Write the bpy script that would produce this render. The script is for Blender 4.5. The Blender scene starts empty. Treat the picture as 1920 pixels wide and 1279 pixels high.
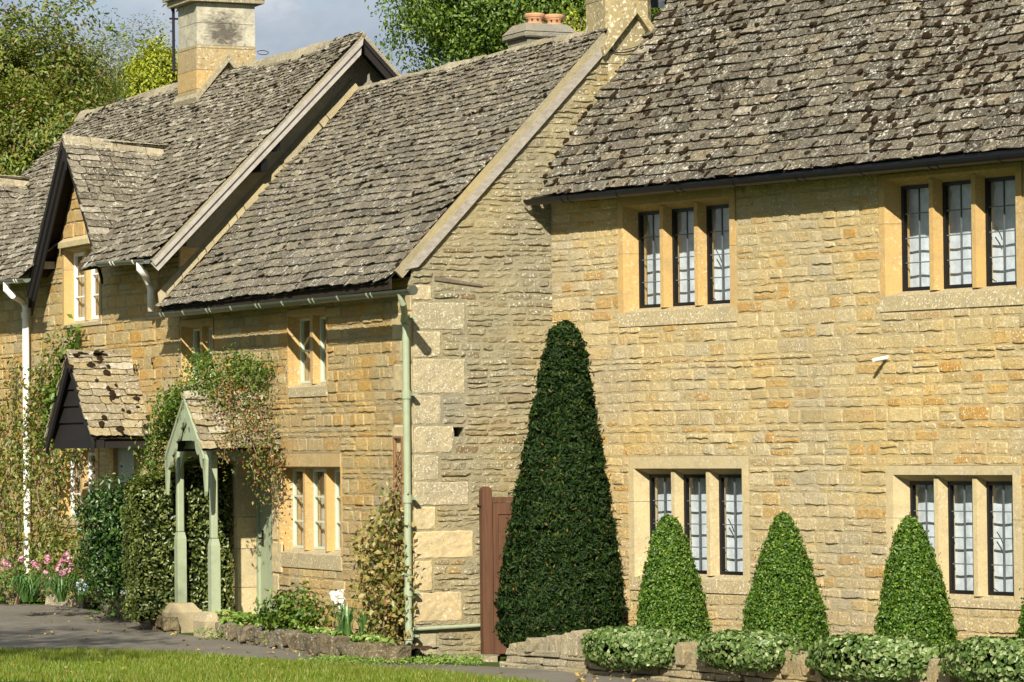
import bpy, math, random
import numpy as np
from mathutils import Vector, Matrix, noise as mnoise

random.seed(7)
RNG = np.random.default_rng(7)
R = random.uniform
COL = bpy.context.scene.collection
V3 = lambda *a: Vector(a)

# ------------------------------------------------------------------ camera
FPX, W0, H0 = 6500.0, 1920.0, 1279.0
PITCH, ROLL, CAMZ = math.radians(1.675), -0.011, 2.19
cam_d = bpy.data.cameras.new("camera")
cam = bpy.data.objects.new("camera", cam_d)
COL.objects.link(cam)
cam_d.sensor_width = 36.0
cam_d.sensor_fit = 'HORIZONTAL'
cam_d.lens = FPX / W0 * 36.0
cam_d.clip_start = 0.5
cam_d.clip_end = 2000
CM = Matrix.Rotation(math.pi / 2 + PITCH, 3, 'X') @ Matrix.Rotation(ROLL, 3, 'Z')
cam.matrix_world = Matrix.Translation((0, 0, CAMZ)) @ CM.to_4x4()
bpy.context.scene.camera = cam
CAMP = Vector((0, 0, CAMZ))


def ray(px, py):
    return CM @ Vector(((px - W0 / 2) / FPX, -(py - H0 / 2) / FPX, -1.0))


def on_plane(px, py, p0, n):
    r = ray(px, py)
    return CAMP + r * ((p0 - CAMP).dot(n) / r.dot(n))


def at_dist(px, py, D):
    r = ray(px, py)
    return CAMP + r * (D / r.y)


# ------------------------------------------------------------------ frames
class Frame:
    """a wall's own axes: u along it, d outwards, z up"""

    def __init__(s, o, U):
        s.o = Vector(o)
        s.U = Vector(U).normalized()
        s.N = Vector((s.U.y, -s.U.x, 0))

    def pt(s, u, d, z):
        return s.o + s.U * u + s.N * d + Vector((0, 0, z))

    def pix(s, px, py, d=0.0):
        p = on_plane(px, py, s.o + s.N * d, s.N) - s.o
        return p.dot(s.U), p.z

    def uz(s, p):
        q = p - s.o
        return q.dot(s.U), q.dot(s.N), q.z


TH = math.radians(25.2)
A0 = Vector((-1.099, 38.0, 0))
FM = Frame(A0, (math.sin(TH), -math.cos(TH), 0))          # front of the long range
FG = Frame(A0, (math.cos(TH), math.sin(TH), 0))           # its gable end
B0 = FG.pt(1.709, 0, 0)
TR = math.radians(37.6)
FR = Frame(B0, (math.sin(TR), -math.cos(TR), 0))          # front of the right house


def MP(u, w, z):          # point in the long range: w = depth behind its front
    return FM.pt(u, -w, z)


def gz(p):
    return -0.15 - 0.013 * (Vector((p[0], p[1], 0)) - A0).dot(FM.U)


GN = Vector((0.013 * FM.U.x, 0.013 * FM.U.y, 1.0)).normalized()
GP = Vector((A0.x, A0.y, -0.15))


def gpt(px, py):
    return on_plane(px, py, GP, GN)


# ------------------------------------------------------------------ materials
def newmat(name):
    m = bpy.data.materials.new(name)
    m.use_nodes = True
    nt = m.node_tree
    nt.nodes.clear()
    out = nt.nodes.new('ShaderNodeOutputMaterial')
    return m, nt, out


class NB:
    def __init__(s, nt):
        s.nt = nt

    def n(s, t, **kw):
        nd = s.nt.nodes.new(t)
        for k, v in kw.items():
            if k.startswith('i_'):
                nd.inputs[k[2:].replace('_', ' ')].default_value = v
            else:
                setattr(nd, k, v)
        return nd

    def l(s, a, b):
        s.nt.links.new(a, b)

    def noise(s, scale, detail=4, rough=.55, vec=None, dist=0.0):
        nd = s.n('ShaderNodeTexNoise')
        nd.inputs['Scale'].default_value = scale
        nd.inputs['Detail'].default_value = detail
        nd.inputs['Roughness'].default_value = rough
        nd.inputs['Distortion'].default_value = dist
        if vec is not None:
            s.l(vec, nd.inputs['Vector'])
        return nd.outputs['Fac']

    def ramp(s, fac, stops, interp='LINEAR'):
        nd = s.n('ShaderNodeValToRGB')
        cr = nd.color_ramp
        cr.interpolation = interp
        while len(cr.elements) < len(stops):
            cr.elements.new(0.5)
        while len(cr.elements) > len(stops):
            cr.elements.remove(cr.elements[-1])
        for e, (p, c) in zip(cr.elements, stops):
            e.position = p
            e.color = (c, c, c, 1) if not hasattr(c, '__len__') else (*c, 1)
        s.l(fac, nd.inputs['Fac'])
        return nd.outputs['Color']

    def mix(s, fac, a, b, mode='MIX'):
        nd = s.n('ShaderNodeMix', data_type='RGBA', blend_type=mode)
        for sock, v in ((nd.inputs[0], fac), (nd.inputs[6], a), (nd.inputs[7], b)):
            if hasattr(v, 'is_linked'):
                s.l(v, sock)
            elif hasattr(v, '__len__'):
                sock.default_value = (*v, 1)
            else:
                sock.default_value = v
        return nd.outputs[2]

    def math(s, op, a, b=0.0):
        nd = s.n('ShaderNodeMath', operation=op)
        for sock, v in ((nd.inputs[0], a), (nd.inputs[1], b)):
            if hasattr(v, 'is_linked'):
                s.l(v, sock)
            else:
                sock.default_value = v
        return nd.outputs[0]

    def pos(s):
        return s.n('ShaderNodeNewGeometry').outputs['Position']

    def island(s):
        return s.n('ShaderNodeNewGeometry').outputs['Random Per Island']

    def principled(s, out, col, rough=.85, bump=None, dist=.01, strength=.6, spec=.25):
        p = s.n('ShaderNodeBsdfPrincipled')
        p.inputs['Specular IOR Level'].default_value = spec
        if hasattr(col, 'is_linked'):
            s.l(col, p.inputs['Base Color'])
        else:
            p.inputs['Base Color'].default_value = (*col, 1)
        if hasattr(rough, 'is_linked'):
            s.l(rough, p.inputs['Roughness'])
        else:
            p.inputs['Roughness'].default_value = rough
        if bump is not None:
            b = s.n('ShaderNodeBump')
            b.inputs['Strength'].default_value = strength
            b.inputs['Distance'].default_value = dist
            s.l(bump, b.inputs['Height'])
            s.l(b.outputs[0], p.inputs['Normal'])
        s.l(p.outputs[0], out.inputs['Surface'])
        return p


def stone_mat(name, stops, stain=(.30, .27, .18), speck=(.62, .58, .46), stain_amt=.5, speck_amt=.35,
              pit=.5, big=1.3, dark=(.10, .085, .055)):
    m, nt, out = newmat(name)
    b = NB(nt)
    pos = b.pos()
    isl = b.island()
    base = b.ramp(isl, stops, 'LINEAR')
    # tone drifts inside one stone
    inn = b.noise(9, 5, .6, pos)
    base = b.mix(b.math('MULTIPLY', b.ramp(inn, [(.3, 0), (.75, 1)]), .35), base, stain)
    st = b.ramp(b.noise(big, 5, .6, pos), [(.42, 0), (.68, 1)])
    base = b.mix(b.math('MULTIPLY', st, stain_amt), base, stain)
    # pale lichen freckles
    drift = b.ramp(b.noise(.8, 4, .6, pos), [(.32, (.86, .88, .95)), (.5, (1.0, .97, .88)), (.68, (1.12, 1.0, .72))])
    base = b.mix(1.0, base, drift, 'MULTIPLY')
    grain = b.ramp(b.noise(70, 4, .7, pos), [(.3, .72), (.7, 1.22)])
    base = b.mix(1.0, base, grain, 'MULTIPLY')
    sp = b.ramp(b.noise(42, 3, .65, pos), [(.57, 0), (.64, 1)])
    zone = b.ramp(b.noise(2.3, 4, .6, pos), [(.36, 0), (.58, 1)])
    base = b.mix(b.math('MULTIPLY', b.math('MULTIPLY', sp, b.math('ADD', zone, .2)), speck_amt), base, speck)
    # dark pits
    pt = b.ramp(b.noise(30, 5, .75, pos, .8), [(.29, 1), (.37, 0)])
    base = b.mix(b.math('MULTIPLY', pt, pit), base, dark)
    h1 = b.noise(36, 7, .75, pos)
    h2 = b.noise(120, 3, .6, pos)
    hh = b.math('ADD', h1, b.math('MULTIPLY', h2, .35))
    hh = b.math('SUBTRACT', hh, b.math('MULTIPLY', pt, .5))
    b.principled(out, base, .92, hh, .032, .9, .1)
    return m


def mortar_mat(name, c1, c2):
    m, nt, out = newmat(name)
    b = NB(nt)
    pos = b.pos()
    c = b.mix(b.ramp(b.noise(5, 6, .65, pos), [(.35, 0), (.65, 1)]), c1, c2)
    c = b.mix(1.0, c, b.ramp(b.noise(.8, 4, .6, pos), [(.32, (.86, .88, .95)), (.5, (1.0, .97, .90)), (.68, (1.1, 1.0, .76))]), 'MULTIPLY')
    c = b.mix(b.math('MULTIPLY', b.ramp(b.noise(60, 2, .5, pos), [(.6, 0), (.7, 1)]), .4), c, (.55, .5, .38))
    c = b.mix(b.math('MULTIPLY', b.ramp(b.noise(33, 5, .75, pos, .7), [(.3, 1), (.38, 0)]), .5), c, (.12, .10, .06))
    b.principled(out, c, .95, b.noise(40, 7, .78, pos), .045, .95, .08)
    return m


def ashlar_mat(name, c1, c2, c3, lich=0.3, lcol=(.62, .58, .48), dcol=(.16, .14, .10), scale=30, zr=(.36, .6)):
    m, nt, out = newmat(name)
    b = NB(nt)
    pos = b.pos()
    c = b.ramp(b.island(), [(0, c1), (.5, c2), (1, c3)])
    g = b.ramp(b.noise(3.1, 5, .6, pos), [(.35, 0), (.7, 1)])
    c = b.mix(b.math('MULTIPLY', g, .45), c, c3)
    g2 = b.ramp(b.noise(5.5, 6, .7, pos, .7), [(.46, 0), (.68, 1)])
    c = b.mix(b.math('MULTIPLY', g2, .5), c, tuple(x * .62 + .03 for x in c3))
    c = b.mix(1.0, c, b.ramp(b.noise(80, 3, .7, pos), [(.3, .84), (.7, 1.12)]), 'MULTIPLY')
    sp = b.ramp(b.noise(scale, 4, .65, pos), [(.55, 0), (.64, 1)])
    dk = b.ramp(b.noise(scale * .8, 4, .7, pos, .8), [(.33, 1), (.42, 0)])
    zone = b.ramp(b.noise(1.7, 3, .5, pos), [(zr[0], 0), (zr[1], 1)])
    c = b.mix(b.math('MULTIPLY', b.math('MULTIPLY', dk, zone), lich), c, dcol)
    c = b.mix(b.math('MULTIPLY', b.math('MULTIPLY', sp, zone), lich), c, lcol)
    b.principled(out, c, .9, b.noise(55, 5, .7, pos), .006, .6, .15)
    return m


def tile_mat(name, stops, moss=.25, white=.5, k_=1.02):
    m, nt, out = newmat(name)
    b = NB(nt)
    pos = b.pos()
    c = b.ramp(b.island(), [(q, tuple(x * k_ for x in k)) for q, k in stops])
    n1 = b.ramp(b.noise(14, 6, .7, pos), [(.35, 0), (.7, 1)])
    c = b.mix(b.math('MULTIPLY', n1, .45), c, (.09, .078, .057))
    gr = b.ramp(b.noise(60, 4, .75, pos), [(.3, .62), (.7, 1.35)])
    c = b.mix(1.0, c, gr, 'MULTIPLY')
    wz = b.ramp(b.noise(2.6, 4, .65, pos), [(.40, .15), (.60, 1)])
    wl = b.ramp(b.noise(21, 5, .68, pos), [(.555, 0), (.61, 1)])
    c = b.mix(b.math('MULTIPLY', b.math('MULTIPLY', wl, wz), white), c, (.62, .60, .52))
    ws = b.ramp(b.noise(58, 3, .6, pos), [(.60, 0), (.66, 1)])
    c = b.mix(b.math('MULTIPLY', ws, white * .7), c, (.60, .57, .46))
    yl = b.ramp(b.noise(17, 3, .6, pos, 0.5), [(.64, 0), (.70, 1)])
    c = b.mix(b.math('MULTIPLY', yl, .6), c, (.46, .36, .19))
    mz = b.ramp(b.noise(1.1, 3, .6, pos), [(.45, 0), (.7, 1)])
    mk = b.ramp(b.noise(19, 4, .65, pos, .4), [(.39, 1), (.45, 0)])
    c = b.mix(b.math('MULTIPLY', b.math('MULTIPLY', mk, b.math('ADD', mz, .35)), moss), c, (.035, .026, .016))
    b.principled(out, c, .95, b.math('ADD', b.noise(30, 6, .7, pos), b.math('MULTIPLY', b.noise(120, 2, .5, pos), .3)), .02, .8, .1)
    return m


def paint_mat(name, c, rough=.5, wear=.15, wcol=None, spec=.3, scale=7):
    m, nt, out = newmat(name)
    b = NB(nt)
    pos = b.pos()
    wcol = wcol or tuple(x * .55 for x in c)
    f = b.ramp(b.noise(scale, 6, .7, pos), [(.45, 0), (.75, 1)])
    cc = b.mix(b.math('MULTIPLY', f, wear), c, wcol)
    b.principled(out, cc, rough, b.noise(70, 3, .6, pos), .002, .3, spec)
    return m


def wood_mat(name, c1, c2, axis, rough=.85):
    m, nt, out = newmat(name)
    b = NB(nt)
    mp = b.n('ShaderNodeMapping')
    b.l(b.pos(), mp.inputs['Vector'])
    mp.inputs['Scale'].default_value = axis
    g = b.noise(1.0, 6, .7, mp.outputs[0], .6)
    c = b.mix(b.ramp(g, [(.3, 0), (.7, 1)]), c1, c2)
    b.principled(out, c, rough, g, .004, .7, .2)
    return m


def leaf_mat(name, stops, trans=.3, gloss=.12, rough=.45, tint=None):
    gloss, rough = gloss * .42, max(rough, .42)
    m, nt, out = newmat(name)
    b = NB(nt)
    c = b.ramp(b.island(), stops)
    pos = b.pos()
    big = b.ramp(b.noise(1.2, 3, .6, pos), [(.35, 0), (.65, 1)])
    if tint:
        c = b.mix(b.math('MULTIPLY', big, .6), c, tint)
    d = b.n('ShaderNodeBsdfDiffuse')
    t = b.n('ShaderNodeBsdfTranslucent')
    g = b.n('ShaderNodeBsdfGlossy')
    g.inputs['Roughness'].default_value = rough
    g.inputs['Color'].default_value = (.8, .85, .75, 1)
    b.l(c, d.inputs['Color'])
    tc = b.mix(1.0, c, (1.3, 1.25, .5), 'MULTIPLY')
    b.l(tc, t.inputs['Color'])
    m1 = b.n('ShaderNodeMixShader')
    m1.inputs[0].default_value = trans
    b.l(d.outputs[0], m1.inputs[1])
    b.l(t.outputs[0], m1.inputs[2])
    m2 = b.n('ShaderNodeMixShader')
    m2.inputs[0].default_value = gloss
    b.l(m1.outputs[0], m2.inputs[1])
    b.l(g.outputs[0], m2.inputs[2])
    b.l(m2.outputs[0], out.inputs['Surface'])
    return m


def glass_mat(name, refl=.10, tint=(.92, .95, .95)):
    m, nt, out = newmat(name)
    b = NB(nt)
    tr = b.n('ShaderNodeBsdfTransparent')
    tr.inputs['Color'].default_value = (*tint, 1)
    g = b.n('ShaderNodeBsdfGlossy')
    g.inputs['Roughness'].default_value = .03
    fr = b.n('ShaderNodeLayerWeight')
    fr.inputs['Blend'].default_value = .12
    bp = b.n('ShaderNodeBump')
    bp.inputs['Strength'].default_value = .25
    bp.inputs['Distance'].default_value = .02
    b.l(b.noise(9, 2, .5, b.pos()), bp.inputs['Height'])
    b.l(bp.outputs[0], g.inputs['Normal'])
    mx = b.n('ShaderNodeMixShader')
    b.l(b.math('ADD', b.math('MULTIPLY', fr.outputs['Facing'], .55), refl * .4), mx.inputs[0])
    b.l(tr.outputs[0], mx.inputs[1])
    b.l(g.outputs[0], mx.inputs[2])
    b.l(mx.outputs[0], out.inputs['Surface'])
    return m


def plain(name, c, rough=.8, spec=.25, bump=None):
    m, nt, out = newmat(name)
    b = NB(nt)
    pos = b.pos()
    cc = b.mix(b.ramp(b.noise(12, 4, .6, pos), [(.3, 0), (.7, 1)]), tuple(x * .8 for x in c), tuple(min(1, x * 1.12) for x in c))
    b.principled(out, cc, rough, b.noise(40, 3, .6, pos), .004, .4, spec)
    return m


M = {}
# stone of the long range's front: warm blocks
M['stone_m'] = stone_mat('warm_stone', [(0, (.36, .27, .13)), (.16, (.55, .44, .24)), (.34, (.50, .32, .105)),
                                        (.5, (.60, .49, .28)), (.64, (.52, .30, .07)), (.78, (.56, .45, .25)), (.92, (.50, .29, .07)),
                                        (1, (.42, .355, .22))], (.42, .36, .225), (.68, .62, .45), .3, .65, .75)
M['stone_g'] = stone_mat('grey_stone', [(0, (.27, .235, .155)), (.25, (.38, .335, .225)), (.5, (.315, .27, .175)), (.7, (.41, .36, .24)),
                                        (.86, (.35, .30, .20)), (.94, (.24, .165, .09)), (1, (.42, .31, .14))], (.27, .24, .13),
                          (.72, .68, .56), .6, .9, .7)
M['stone_r'] = stone_mat('pale_stone', [(0, (.45, .345, .175)), (.16, (.60, .485, .275)), (.32, (.54, .42, .22)), (.46, (.64, .53, .32)), (.58, (.47, .405, .275)),
                                        (.74, (.59, .455, .23)), (.86, (.55, .36, .13)), (.94, (.50, .29, .08)), (1, (.53, .465, .32))],
                          (.45, .375, .22), (.80, .73, .54), .5, .85, .85, 1.0)
M['mort_m'] = mortar_mat('warm_mortar', (.38, .30, .165), (.50, .41, .245))
M['mort_g'] = mortar_mat('olive_mortar', (.345, .305, .195), (.44, .39, .26))
M['mort_r'] = mortar_mat('pale_mortar', (.48, .395, .22), (.59, .50, .31))
M['ash_o'] = ashlar_mat('orange_ashlar', (.53, .325, .10), (.49, .31, .105), (.42, .305, .145), .5)
M['ash_s'] = ashlar_mat('stained_orange_ashlar', (.50, .32, .105), (.42, .29, .12), (.33, .265, .15), .9, (.5, .46, .34), (.11, .09, .055), 26, (.2, .5))
M['ash_p'] = ashlar_mat('pale_ashlar', (.55, .43, .23), (.50, .40, .215), (.43, .355, .205), .5)
M['ash_l'] = ashlar_mat('lichen_ashlar', (.40, .33, .19), (.36, .30, .18), (.30, .26, .16), .85, (.64, .61, .52), (.14, .125, .085), 46, (.2, .45))
M['ash_b'] = ashlar_mat('bright_ashlar', (.52, .41, .22), (.49, .375, .19), (.40, .325, .19), .6)
M['sill'] = ashlar_mat('sill_stone', (.44, .35, .18), (.42, .335, .175), (.36, .30, .18), .9, (.72, .68, .56), (.16, .13, .075), 44, (.2, .45))
M['tile_m'] = tile_mat('stone_slate', [(0, (.085, .074, .056)), (.25, (.19, .168, .126)), (.45, (.13, .109, .075)), (.65, (.235, .205, .145)), (.82, (.16, .136, .094)), (1, (.29, .25, .17))], .85, 1.0)
M['tile_r'] = tile_mat('mossy_stone_slate', [(0, (.065, .057, .043)), (.2, (.18, .16, .122)), (.4, (.10, .083, .057)), (.6, (.205, .18, .128)), (.8, (.13, .11, .076)), (.97, (.25, .205, .13)), (1, (.36, .32, .24))], 1.0, 1.0, .84)
M['tile_l'] = tile_mat('brown_stone_slate', [(0, (.10, .085, .06)), (.3, (.215, .187, .134)), (.55, (.14, .12, .085)), (.8, (.25, .216, .155)), (1, (.43, .39, .30))], .7, .9)
M['tile_p'] = tile_mat('ochre_stone_slate', [(0, (.22, .18, .11)), (.4, (.32, .27, .17)), (.7, (.36, .28, .13)), (1, (.48, .44, .34))], .3, .8)
M['moss'] = plain('moss', (.026, .017, .010), .98, .01)
M['under'] = plain('roof_underside', (.035, .028, .02), .95, .05)
M['ridge'] = tile_mat('ridge_stone', [(0, (.30, .26, .17)), (.5, (.37, .32, .21)), (1, (.44, .38, .25))], .35, .7)
M['cement'] = mortar_mat('cement_fillet', (.40, .345, .215), (.50, .435, .28))
M['render'] = mortar_mat('roughcast', (.33, .31, .24), (.40, .375, .29))
M['barge'] = paint_mat('weathered_barge', (.36, .335, .30), .8, .7, (.19, .15, .12))
M['verge'] = wood_mat('grey_timber', (.20, .175, .145), (.36, .33, .28), (3, 26, 26))
M['darkwood'] = paint_mat('dark_timber', (.011, .009, .008), .8, .3, (.03, .022, .018))
M['brownwood'] = wood_mat('brown_gate_timber', (.07, .033, .018), (.135, .064, .035), (45, 45, 1.8), .75)
M['latwood'] = wood_mat('lattice_timber', (.17, .09, .04), (.28, .16, .08), (30, 30, 5), .8)
M['oldbeam'] = wood_mat('dark_old_beam', (.10, .08, .055), (.19, .155, .11), (20, 20, 20))
M['greybeam'] = wood_mat('grey_beam', (.30, .27, .23), (.42, .39, .34), (20, 20, 20))
M['black'] = paint_mat('black_paint', (.006, .006, .007), .4, .2, (.012, .012, .013), .35)
M['lead'] = plain('lead_came', (.10, .115, .125), .5, .4)
M['green'] = paint_mat('sage_paint', (.30, .345, .225), .55, .6, (.21, .235, .15), .25, 11)
M['greenf'] = paint_mat('pale_green_paint', (.52, .56, .43), .5, .2)
M['white'] = paint_mat('white_paint', (.80, .77, .71), .45, .12)
M['gutter_d'] = paint_mat('dark_green_gutter', (.055, .062, .045), .4, .5, (.12, .12, .09), .5)
M['gutter_g'] = paint_mat('grey_green_gutter', (.12, .13, .10), .35, .4, (.2, .2, .15), .5)
M['doorgrey'] = paint_mat('grey_door_paint', (.36, .37, .33), .5, .2)
M['blind'] = plain('blind', (.60, .64, .69), .9, .1)
M['curtain'] = plain('curtain', (.50, .46, .38), .95, .05)
M['glass'] = glass_mat('glass')
M['terra'] = plain('terracotta', (.46, .25, .14), .85, .1)
M['lead_flash'] = plain('lead_flashing', (.42, .46, .45), .6, .3)
M['cable'] = plain('cable', (.015, .012, .02), .6)
M['soil'] = mortar_mat('soil', (.045, .03, .018), (.085, .058, .036))
M['render_ch'] = mortar_mat('chimney_render', (.30, .28, .22), (.38, .35, .27))
M['pad'] = ashlar_mat('pad_stone', (.42, .33, .18), (.38, .31, .18), (.30, .26, .17), .7, (.6, .57, .47), (.16, .13, .08), 40)


# ------------------------------------------------------------------ mesh building
class MB:
    def __init__(s):
        s.v, s.f, s.m = [], [], []

    def add(s, vs, fs, mat=0):
        o = len(s.v)
        s.v.extend([tuple(p) for p in vs])
        for f in fs:
            s.f.append([i + o for i in f])
            s.m.append(mat)

    def hexa(s, c, mat=0):          # 8 corners: 4 below, 4 above (both counter-clockwise)
        s.add(c, [(3, 2, 1, 0), (4, 5, 6, 7), (0, 1, 5, 4), (1, 2, 6, 5), (2, 3, 7, 6), (3, 0, 4, 7)], mat)

    def fbox(s, F, u0, u1, d0, d1, z0, z1, mat=0, j=0.0, bev=0.0):
        if bev > 0:
            return s.bbox(F, u0, u1, d0, d1, z0, z1, mat, bev)
        q = lambda: R(-j, j) if j else 0.0
        c = [F.pt(u + q(), d + q(), z + q()) for z in (z0, z1) for u, d in ((u0, d1), (u1, d1), (u1, d0), (u0, d0))]
        s.hexa(c, mat)

    def bbox(s, F, u0, u1, d0, d1, z0, z1, mat=0, b=.006):
        """box with its arrises taken off"""
        us, ds, zs = (u0, u1), (d0, d1), (z0, z1)
        vs, idx = [], {}
        for i in (0, 1):
            for j in (0, 1):
                for k in (0, 1):
                    si, sj, sk = 1 - 2 * i, 1 - 2 * j, 1 - 2 * k
                    for a in range(3):
                        idx[i, j, k, a] = len(vs)
                        vs.append(F.pt(us[i] + (0 if a == 0 else si * b), ds[j] + (0 if a == 1 else sj * b), zs[k] + (0 if a == 2 else sk * b)))
        g = lambda *a: idx[a]
        fs = []
        for i in (0, 1):
            fs.append([g(i, 0, 0, 0), g(i, 1, 0, 0), g(i, 1, 1, 0), g(i, 0, 1, 0)])
            fs.append([g(0, i, 0, 1), g(1, i, 0, 1), g(1, i, 1, 1), g(0, i, 1, 1)])
            fs.append([g(0, 0, i, 2), g(1, 0, i, 2), g(1, 1, i, 2), g(0, 1, i, 2)])
        for p in (0, 1):
            for q in (0, 1):
                fs.append([g(0, p, q, 1), g(1, p, q, 1), g(1, p, q, 2), g(0, p, q, 2)])
                fs.append([g(p, 0, q, 0), g(p, 1, q, 0), g(p, 1, q, 2), g(p, 0, q, 2)])
                fs.append([g(p, q, 0, 0), g(p, q, 1, 0), g(p, q, 1, 1), g(p, q, 0, 1)])
        for i in (0, 1):
            for j in (0, 1):
                for k in (0, 1):
                    fs.append([g(i, j, k, 0), g(i, j, k, 1), g(i, j, k, 2)])
        s.add(vs, fs, mat)

    def prism(s, poly, off, mat=0):
        """closed prism: polygon (world points) and its copy moved by off"""
        n = len(poly)
        vs = [Vector(p) for p in poly] + [Vector(p) + off for p in poly]
        fs = [list(range(n))[::-1], list(range(n, 2 * n))]
        for i in range(n):
            k = (i + 1) % n
            fs.append([i, k, n + k, n + i])
        s.add(vs, fs, mat)

    def tube(s, pts, r, seg=8, mat=0, cap=True):
        pts = [Vector(p) for p in pts]
        rs = r if hasattr(r, '__len__') else [r] * len(pts)
        vs, fs = [], []
        up = Vector((0, 0, 1))
        prev = None
        for i, p in enumerate(pts):
            t = (pts[min(i + 1, len(pts) - 1)] - pts[max(i - 1, 0)]).normalized()
            a = prev if prev is not None else (up if abs(t.z) < .9 else Vector((1, 0, 0)))
            a = (a - t * a.dot(t)).normalized()
            prev = a
            bb = t.cross(a)
            for k in range(seg):
                an = 2 * math.pi * k / seg
                vs.append(p + (a * math.cos(an) + bb * math.sin(an)) * rs[i])
        for i in range(len(pts) - 1):
            for k in range(seg):
                k2 = (k + 1) % seg
                fs.append([i * seg + k, i * seg + k2, (i + 1) * seg + k2, (i + 1) * seg + k])
        if cap:
            fs.append(list(range(seg))[::-1])
            fs.append([(len(pts) - 1) * seg + k for k in range(seg)])
        s.add(vs, fs, mat)

    def lathe(s, c, prof, seg=16, mat=0):
        vs, fs = [], []
        for r, z in prof:
            for k in range(seg):
                a = 2 * math.pi * k / seg
                vs.append(Vector(c) + Vector((r * math.cos(a), r * math.sin(a), z)))
        for i in range(len(prof) - 1):
            for k in range(seg):
                k2 = (k + 1) % seg
                fs.append([i * seg + k, i * seg + k2, (i + 1) * seg + k2, (i + 1) * seg + k])
        fs.append([(len(prof) - 1) * seg + k for k in range(seg)])
        s.add(vs, fs, mat)

    def build(s, name, mats, parent=None, smooth=False):
        org = Vector((0, 0, 0))
        p = parent
        while p is not None:
            org += p.location
            p = p.parent
        me = bpy.data.meshes.new(name)
        me.from_pydata([(a - org.x, b - org.y, c - org.z) for a, b, c in s.v], [], s.f)
        for mm in (mats if isinstance(mats, (list, tuple)) else [mats]):
            me.materials.append(mm)
        me.polygons.foreach_set('material_index', s.m)
        if smooth:
            me.polygons.foreach_set('use_smooth', [True] * len(s.f))
        me.validate()
        me.update()
        o = bpy.data.objects.new(name, me)
        COL.objects.link(o)
        o.parent = parent
        return o


def tag(o, label=None, cat=None, group=None, kind=None):
    if label: o['label'] = label
    if cat: o['category'] = cat
    if group: o['group'] = group
    if kind: o['kind'] = kind
    return o


def thing(name, loc, label, cat, group=None):
    o = bpy.data.objects.new(name, None)
    o.location = loc
    o.empty_display_size = .3
    COL.objects.link(o)
    return tag(o, label, cat, group)


# ------------------------------------------------------------------ stone walls
def free_runs(u0, u1, z0, z1, rects):
    """split a course into u-runs with the height left free by the rects"""
    cuts = {u0, u1}
    act = [r for r in rects if r[2] < z1 and r[3] > z0 and r[0] < u1 and r[1] > u0]
    for r in act:
        cuts.add(min(max(r[0], u0), u1))
        cuts.add(min(max(r[1], u0), u1))
    cs = sorted(cuts)
    out = []
    for a, b in zip(cs, cs[1:]):
        if b - a < 1e-4: continue
        m = (a + b) / 2
        lo, hi = z0, z1
        for r in act:
            if r[0] < m < r[1]:
                if r[2] <= lo + .004 and r[3] >= hi - .004:
                    lo = hi
                elif r[3] < hi and r[2] <= lo + .004:
                    lo = max(lo, r[3])
                elif r[2] > lo:
                    hi = min(hi, r[2])
        if out and abs(out[-1][2] - lo) < 1e-6 and abs(out[-1][3] - hi) < 1e-6 and abs(out[-1][1] - a) < 1e-6:
            out[-1][1] = b
        else:
            out.append([a, b, lo, hi])
    return [o for o in out if o[3] - o[2] > .028 and o[1] - o[0] > .03]


def stone(mb, F, u0, u1, z0, z1, relief, rough, mat, edge=.014, back=-.008, jit=.006, wav=0.0):
    w, h = u1 - u0, z1 - z0
    if mat == 1 and random.random() < .22: relief += R(.004, .012)
    e = min(edge, w * .25, h * .25)
    nu = max(1, min(9, int(round((w - 2 * e) / .06))))
    nv = max(1, min(6, int(round((h - 2 * e) / .05))))
    us = [u0] + [u0 + e + (w - 2 * e) * i / nu for i in range(nu + 1)] + [u1]
    zs = [z0] + [z0 + e + (h - 2 * e) * i / nv for i in range(nv + 1)] + [z1]
    tu, tz = R(-rough, rough) * .8, R(-rough, rough) * .8
    vs = []
    NU, NZ = len(us), len(zs)
    for j, z in enumerate(zs):
        for i, u in enumerate(us):
            bd = i in (0, NU - 1) or j in (0, NZ - 1)
            cu, cz = (u - u0) / w - .5, (z - z0) / h - .5
            d = back if bd else relief + tu * cu + tz * cz + R(-rough, rough)
            if not bd and (i in (1, NU - 2)) and (j in (1, NZ - 2)):
                d -= R(0, .008)
            dz = mnoise.noise((u * 1.3, z * 2.1, 3.3)) * wav
            vs.append(F.pt(u + R(-jit, jit), d, z + R(-jit, jit) + dz))
    fs = []
    for j in range(NZ - 1):
        for i in range(NU - 1):
            a = j * NU + i
            fs.append([a, a + 1, a + NU + 1, a + NU])
    mb.add(vs, fs, mat)


def backing(mb, F, u0, u1, z0, z1, holes, mat, d=-.004, top=None):
    us = sorted({u0, u1, *[min(max(h[k], u0), u1) for h in holes for k in (0, 1)]})
    zs = sorted({z0, z1, *[min(max(h[k], z0), z1) for h in holes for k in (2, 3)]})
    for a, b in zip(us, us[1:]):
        for c, e in zip(zs, zs[1:]):
            if b - a < 1e-5 or e - c < 1e-5: continue
            mu, mz = (a + b) / 2, (c + e) / 2
            if any(h[0] < mu < h[1] and h[2] < mz < h[3] for h in holes): continue
            mb.add([F.pt(a, d, c), F.pt(b, d, c), F.pt(b, d, e), F.pt(a, d, e)], [(0, 1, 2, 3)], mat)


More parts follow.
